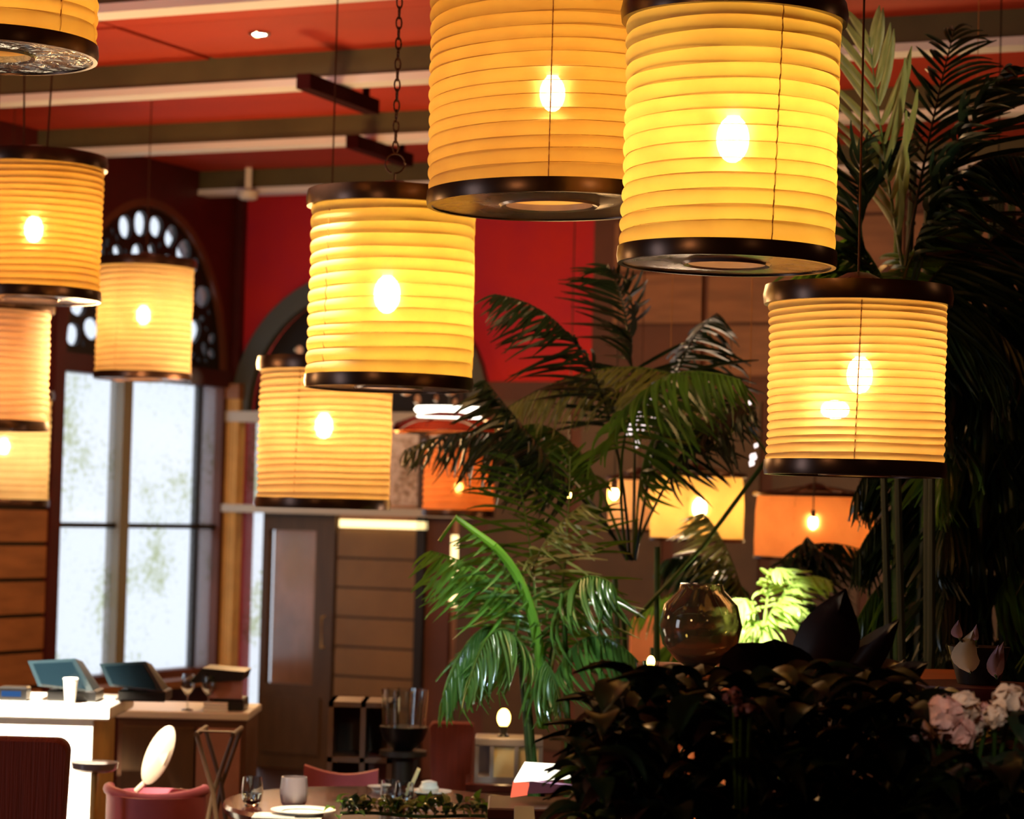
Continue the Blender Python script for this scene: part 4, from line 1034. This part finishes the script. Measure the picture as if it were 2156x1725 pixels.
# plates and bright paper on the table
def plate_obj(px, py, d, z, r, label, m=PORC, name='dinner_plate', cat='plate'):
    q = at(px, py, d); o = thing(name, label, cat, Vector((q.x, d, z)), None)
    obj('well', B().lathe([(.0005, .004), (r * .6, .005), (r * .66, .009)], 36, cap=False), m, o, local=True)
    obj('rim', B().lathe([(r * .55, 0), (r * .66, .009), (r, .016), (r, .018), (r * .66, .012)], 36, cap=False), m, o, local=True)
    return o
plate_obj(905, 1625, 8.2, z1_, .075, 'bright white plate at the back of the dark table')
plate_obj(640, 1650, 7.6, z1_, .10, 'white plate shining at the front left of the dark table')
plate_obj(800, 1612, 8.3, z1_, .04, 'tiny side plate with a glint, behind the short glasses', name='side_plate')
q = at(905, 1605, 8.25); o = thing('butter_dish', 'small warm-lit round dish on the bright plate', 'dish', Vector((at(905, 1600, 8.2).x, 8.2, z1_ + .014)))
obj('base', B().lathe([(.03, 0), (.034, .012), (.03, .02), (.0005, .02)], 24), PORC, o, local=True)
obj('lid', B().lathe([(.028, .02), (.026, .032), (.008, .038), (.0005, .038)], 24), PORC, o, local=True)
light('table_fill', 'SPOT', (tx1 - .3, 7.0, 3.5), 700, (1, .88, .66), .05, (tx1 - .15, 7.8, .76), spot=20)  # unseen spot added to brighten the things on the table
o = thing('paper_menu', 'white paper menu blazing at the front left edge of the dark table', 'menu', Vector((at(610, 1700, 7.55).x, 7.55, z1_)))
obj('sheet', B().box((-.11, -.06, 0), (.10, .06, .003)), PORC, o, False, local=True)
obj('fold', B().box((-.10, -.05, .003), (.02, .05, .006)), PORC, o, False, local=True)
o = thing('menu_card', 'narrow pale card leaning upright left of the bright plate', 'menu', Vector((at(858, 1600, 8.15).x, 8.15, z1_)))
b = B(); b.box((-.006, -.03, 0), (.006, .03, .10), Matrix.Translation((0, 0, 0)) @ Matrix.Rotation(math.radians(22), 4, 'Y')); obj('card', b, CREAMP, o, False, local=True)
obj('stand', B().box((-.015, -.02, 0), (.02, .02, .008)), BLACK, o, False, local=True)
# pink bench/armchair behind the table
dpk = 8.75
pa0, pa1 = at(640, 1612, dpk), at(795, 1640, dpk)
o = thing('armchair', 'pink-backed armchair tucked behind the dark table', 'chair', Vector(((pa0.x + pa1.x) / 2, dpk, 0)))
xs_ = np.linspace(pa0.x, pa1.x, 14); wv = pa1.x - pa0.x; b = B(); vs = []
for x in xs_:
    u_ = (x - pa0.x) / wv; zt4 = pa0.z - .03 * math.sin(PI * u_) - .01 * u_
    yo = .05 * math.sin(PI * u_)
    vs += [(x, dpk + yo, .5), (x, dpk + yo, zt4), (x, dpk + yo + .05, zt4), (x, dpk + yo + .05, .5)]
fs = [(4*i + j, 4*i + (j+1) % 4, 4*i + 4 + (j+1) % 4, 4*i + 4 + j) for i in range(13) for j in range(4)] + [(0, 1, 2, 3), (55, 54, 53, 52)]
obj('backrest', b.add([Vector(v) for v in vs], fs), PINKF, o)
obj('seat', B().box((pa0.x - .02, dpk - .36, .40), (pa1.x + .02, dpk + .08, .50), bev=.02), mat('dark_red_leather', '#6a1c1c', .4), o, False)
for x in (pa0.x + .02, pa1.x - .02):
    for y in (dpk - .32, dpk + .05): obj('leg', B().tube([(x, y, .4), (x, y, 0)], .015, 8), DOORW, o)
# hurricane vase on a shelf unit behind
dh = 9.4
q = at(850, 1545, dh)
o = thing('shelf_unit', 'pale open shelf unit with dark cubbies beside the brown door', 'shelf', Vector((at(780, 1600, dh + .3).x, dh + .3, 0)))
sx0, sx1 = at(695, 1500, dh + .3).x, at(830, 1500, dh + .3).x; zs_ = at(760, 1475, dh + .3).z
for x in (sx0, (sx0 + sx1) / 2, sx1 - .02): obj('upright', B().box((x, dh + .2, 0), (x + .02, dh + .5, zs_)), mat('mauve_board', '#7a6458', .5), o, False)
for k in range(5):
    z = .08 + (zs_ - .1) * k / 4; obj('shelf_board', B().box((sx0, dh + .2, z), (sx1, dh + .5, z + .02)), mat('mauve_board', '#a88a7c', .5), o, False)
obj('back_panel', B().box((sx0, dh + .48, 0), (sx1, dh + .5, zs_)), DOORW, o, False)
k = 0
for zz in (.12, .38, .63):
    for x in (sx0 + .03, sx0 + .16):
        k += 1
        if k in (2, 5): continue
        bx = thing('storage_box', ['maroon box in the top left cubby of the pale shelf', 'maroon box low in the pale shelf unit', 'dark red box in the middle left cubby of the pale shelf', 'maroon box at mid height right in the pale shelf unit'][(k * 2) % 4 if k not in (3,) else 2] , 'box', Vector((x + .045, dh + .3, zz - .02)))
        bx['label'] = {1: 'maroon box in the lowest left cubby of the pale shelf', 3: 'maroon box in the middle left cubby of the pale shelf', 4: 'maroon box in the middle right cubby of the pale shelf', 6: 'maroon box in the top right cubby of the pale shelf'}[k]
        obj('carton', B().box((-.045, -.08, 0), (.05, .08, .12), bev=.004), DARKR, bx, False, local=True)
        obj('lid', B().box((-.048, -.083, .12), (.053, .083, .14), bev=.004), DARKR, bx, False, local=True)
o = thing('hurricane_vase', 'tall ribbed glass vase on a black base in front of the shelf unit', 'vase', q.copy())
z0_, z2_ = at(850, 1530, dh).z, at(850, 1452, dh).z; rv = .085
o.location = Vector((q.x, dh, z0_ - .09))
obj('cylinder', B().lathe([(rv * .9, z0_), (rv, z2_), (rv * .96, z2_), (rv * .86, z0_)], 32, Matrix.Translation((q.x, dh, 0)), cap=False), GLASS, o)
for k in range(10):
    a = 2 * PI * k / 10; obj('glass_rib', B().tube([(q.x + rv * .9 * math.cos(a), dh + rv * .9 * math.sin(a), z0_), (q.x + rv * math.cos(a), dh + rv * math.sin(a), z2_)], .004, 6), GLASS, o)
obj('base', B().lathe([(rv * .4, z0_ - .09), (rv * .9, z0_ - .05), (rv * 1.1, z0_), (.0005, z0_ + .005)], 32, Matrix.Translation((q.x, dh, 0))), BLACK, o)
o2 = thing('pedestal', 'dark brown pedestal under the ribbed glass vase', 'pedestal', Vector((q.x, dh, 0)))
obj('column', B().lathe([(.12, 0), (.11, .03), (.05, .06), (.04, z0_ - .13), (.07, z0_ - .11)], 24, Matrix.Translation((q.x, dh, 0))), IRON, o2)
obj('top', B().lathe([(.09, z0_ - .11), (.09, z0_ - .09)], 24, Matrix.Translation((q.x, dh, 0))), IRON, o2)
# lantern box with two pale panes and the candle above
dq = 9.0
q = at(1070, 1645, dq); x0, x1 = at(1000, 1600, dq).x, at(1142, 1600, dq).x; zb, ztp = at(1070, 1645, dq).z, at(1070, 1552, dq).z
sb = thing('side_table', 'grey side table behind the dark dining table, carrying the glazed box', 'table', Vector((q.x, dq, 0)))
obj('tabletop', B().box((x0 - .03, dq - .12, zb - .03), (x1 + .05, dq + .2, zb), bev=.004), TABLEW, sb, False)
for x in (x0, x1):
    for y in (dq - .08, dq + .16): obj('leg', B().box((x - .012, y - .012, 0), (x + .012, y + .012, zb - .03)), BLACK, sb, False)
o = thing('glazed_box', 'grey box with two pale panes below the candle flame', 'box', Vector((q.x, dq, zb)))
GB = mat('box_grey', '#8c8484', .4)
obj('roof', B().box((x0, dq - .07, ztp - .03), (x1, dq + .12, ztp), bev=.004), GB, o, False)
obj('base', B().box((x0, dq - .07, zb), (x1, dq + .12, zb + .02)), GB, o, False)
obj('back', B().box((x0, dq + .10, zb + .02), (x1, dq + .12, ztp - .03)), GB, o, False)
ww = (x1 - x0)
for k, f_ in enumerate((0, .22, .58, .94)): obj('post', B().box((x0 + ww * f_, dq - .07, zb + .02), (x0 + ww * (f_ + .06), dq - .05, ztp - .03)), GB, o, False)
for f0_, f1_ in ((.28, .58), (.64, .94)): obj('pane', B().box((x0 + ww * f0_, dq - .062, zb + .02), (x0 + ww * f1_, dq - .055, ztp - .03)), CREAMP, o, False)
q = at(1060, 1540, dq); o = thing('candle_holder', 'yellow candle flame on a black holder above the glazed box', 'candle', Vector((q.x, dq, ztp)))
zf = at(1060, 1512, dq).z
obj('holder', B().lathe([(.022, 0), (.02, .006), (.012, .012), (.018, zf - ztp - .03), (.008, zf - ztp - .025)], 16), BLACK, o, local=True)
obj('flame', B().ball((0, 0, zf - ztp), .024, .024, .034, 16, 10), FLAME, o, local=True)
light('candle_light', 'POINT', (q.x, dq - .12, zf + .03), 1.0, (1, .6, .25), .03)
# menu with red edge at the table's right; glare is emission in its pages
dm = 7.2
q = at(1145, 1640, dm); o = thing('menu_stand', 'glaring white glowing menu with a red edge, right end of the table', 'menu', Vector((q.x, dm, at(1145, 1690, dm).z)))
zb2 = o.location.z
def quad(pts, th, m, name, parent):
    P = [Vector(p) for p in pts]; b = B(); b.add(P + [p + Vector((0, th, 0)) for p in P], [(0, 1, 2, 3), (7, 6, 5, 4), (0, 4, 5, 1), (1, 5, 6, 2), (2, 6, 7, 3), (3, 7, 4, 0)]); return obj(name, b, m, parent, False)
quad([at(1082, 1648, dm), at(1105, 1608, dm), at(1212, 1615, dm), at(1205, 1640, dm)], .05, emis('menu_glow', (1, .93, .72), 2.5), 'glow_page', o)
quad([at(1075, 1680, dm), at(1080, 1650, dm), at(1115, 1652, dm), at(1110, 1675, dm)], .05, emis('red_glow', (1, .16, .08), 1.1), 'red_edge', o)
quad([at(1110, 1672, dm), at(1115, 1645, dm), at(1218, 1658, dm), at(1215, 1668, dm)], .06, mat('lilac_gloss', '#b890c8', .15), 'lower_page', o)
sm_ = thing('serving_table', 'low table under the glaring menu, mostly hidden by dark plants', 'table', Vector((q.x, dm, 0)))
obj('tabletop', B().box((q.x - .16, dm - .12, zb2 - .04), (q.x + .2, dm + .2, zb2 - .006), bev=.005), DARKR, sm_, False)
for x in (q.x - .13, q.x + .17):
    for y in (dm - .1, dm + .17): obj('leg', B().box((x - .012, y - .012, 0), (x + .012, y + .012, zb2 - .04)), BLACK, sm_, False)
# green garland lying along the table front
gar = thing('table_garland', 'mossy green garland along the front of the dark table', 'garland', Vector((at(880, 1700, 7.6).x, 7.6, z1_)))
rg = random.Random(12)
obj('vine', B().tube([Vector((at(720 + 36 * k, 1700, 7.6).x, 7.55 + .03 * math.sin(k), z1_ + .015)) for k in range(12)], .006, 6), STEM, gar)
for k in range(150):
    p = at(rg.uniform(705, 1085), 1700, 7.6); p.z = z1_ + rg.uniform(.01, .05); p.y = 7.55 + rg.uniform(-.06, .06)
    leaf_at(gar, p, (rg.uniform(-1, 1), rg.uniform(-1, .6), rg.uniform(.0, .9)), rg.uniform(.035, .06), .025, rg.choice((LEAF_DARK, LEAF, LEAF_OLIVE)))

# ---------------------------------------------------------------- unseen fill spots, added to brighten fronds, small plant and flowers
light('palm_fill', 'SPOT', at(1110, 1120, 7.4) + Vector((0, -.3, .7)), 70, (.95, 1, .8), .04, at(1130, 1290, 8.0), spot=34)
light('palm_cool_fill', 'SPOT', at(1000, 1000, 6.7), 55, (.7, .95, 1), .03, at(1060, 1430, 7.9), spot=36)
light('plant_fill', 'SPOT', at(1600, 960, 8.3), 420, (1, 1, .75), .04, at(1605, 1290, 9.15), spot=20)
light('top_frond_fill', 'SPOT', at(2150, 700, 6.2), 60, (1, .85, .55), .05, at(1880, 200, 7.5), spot=18)
light('flower_fill', 'SPOT', at(2000, 900, 3.6), 7, (1, .85, .8), .05, at(2070, 1510, 4.3), spot=18)
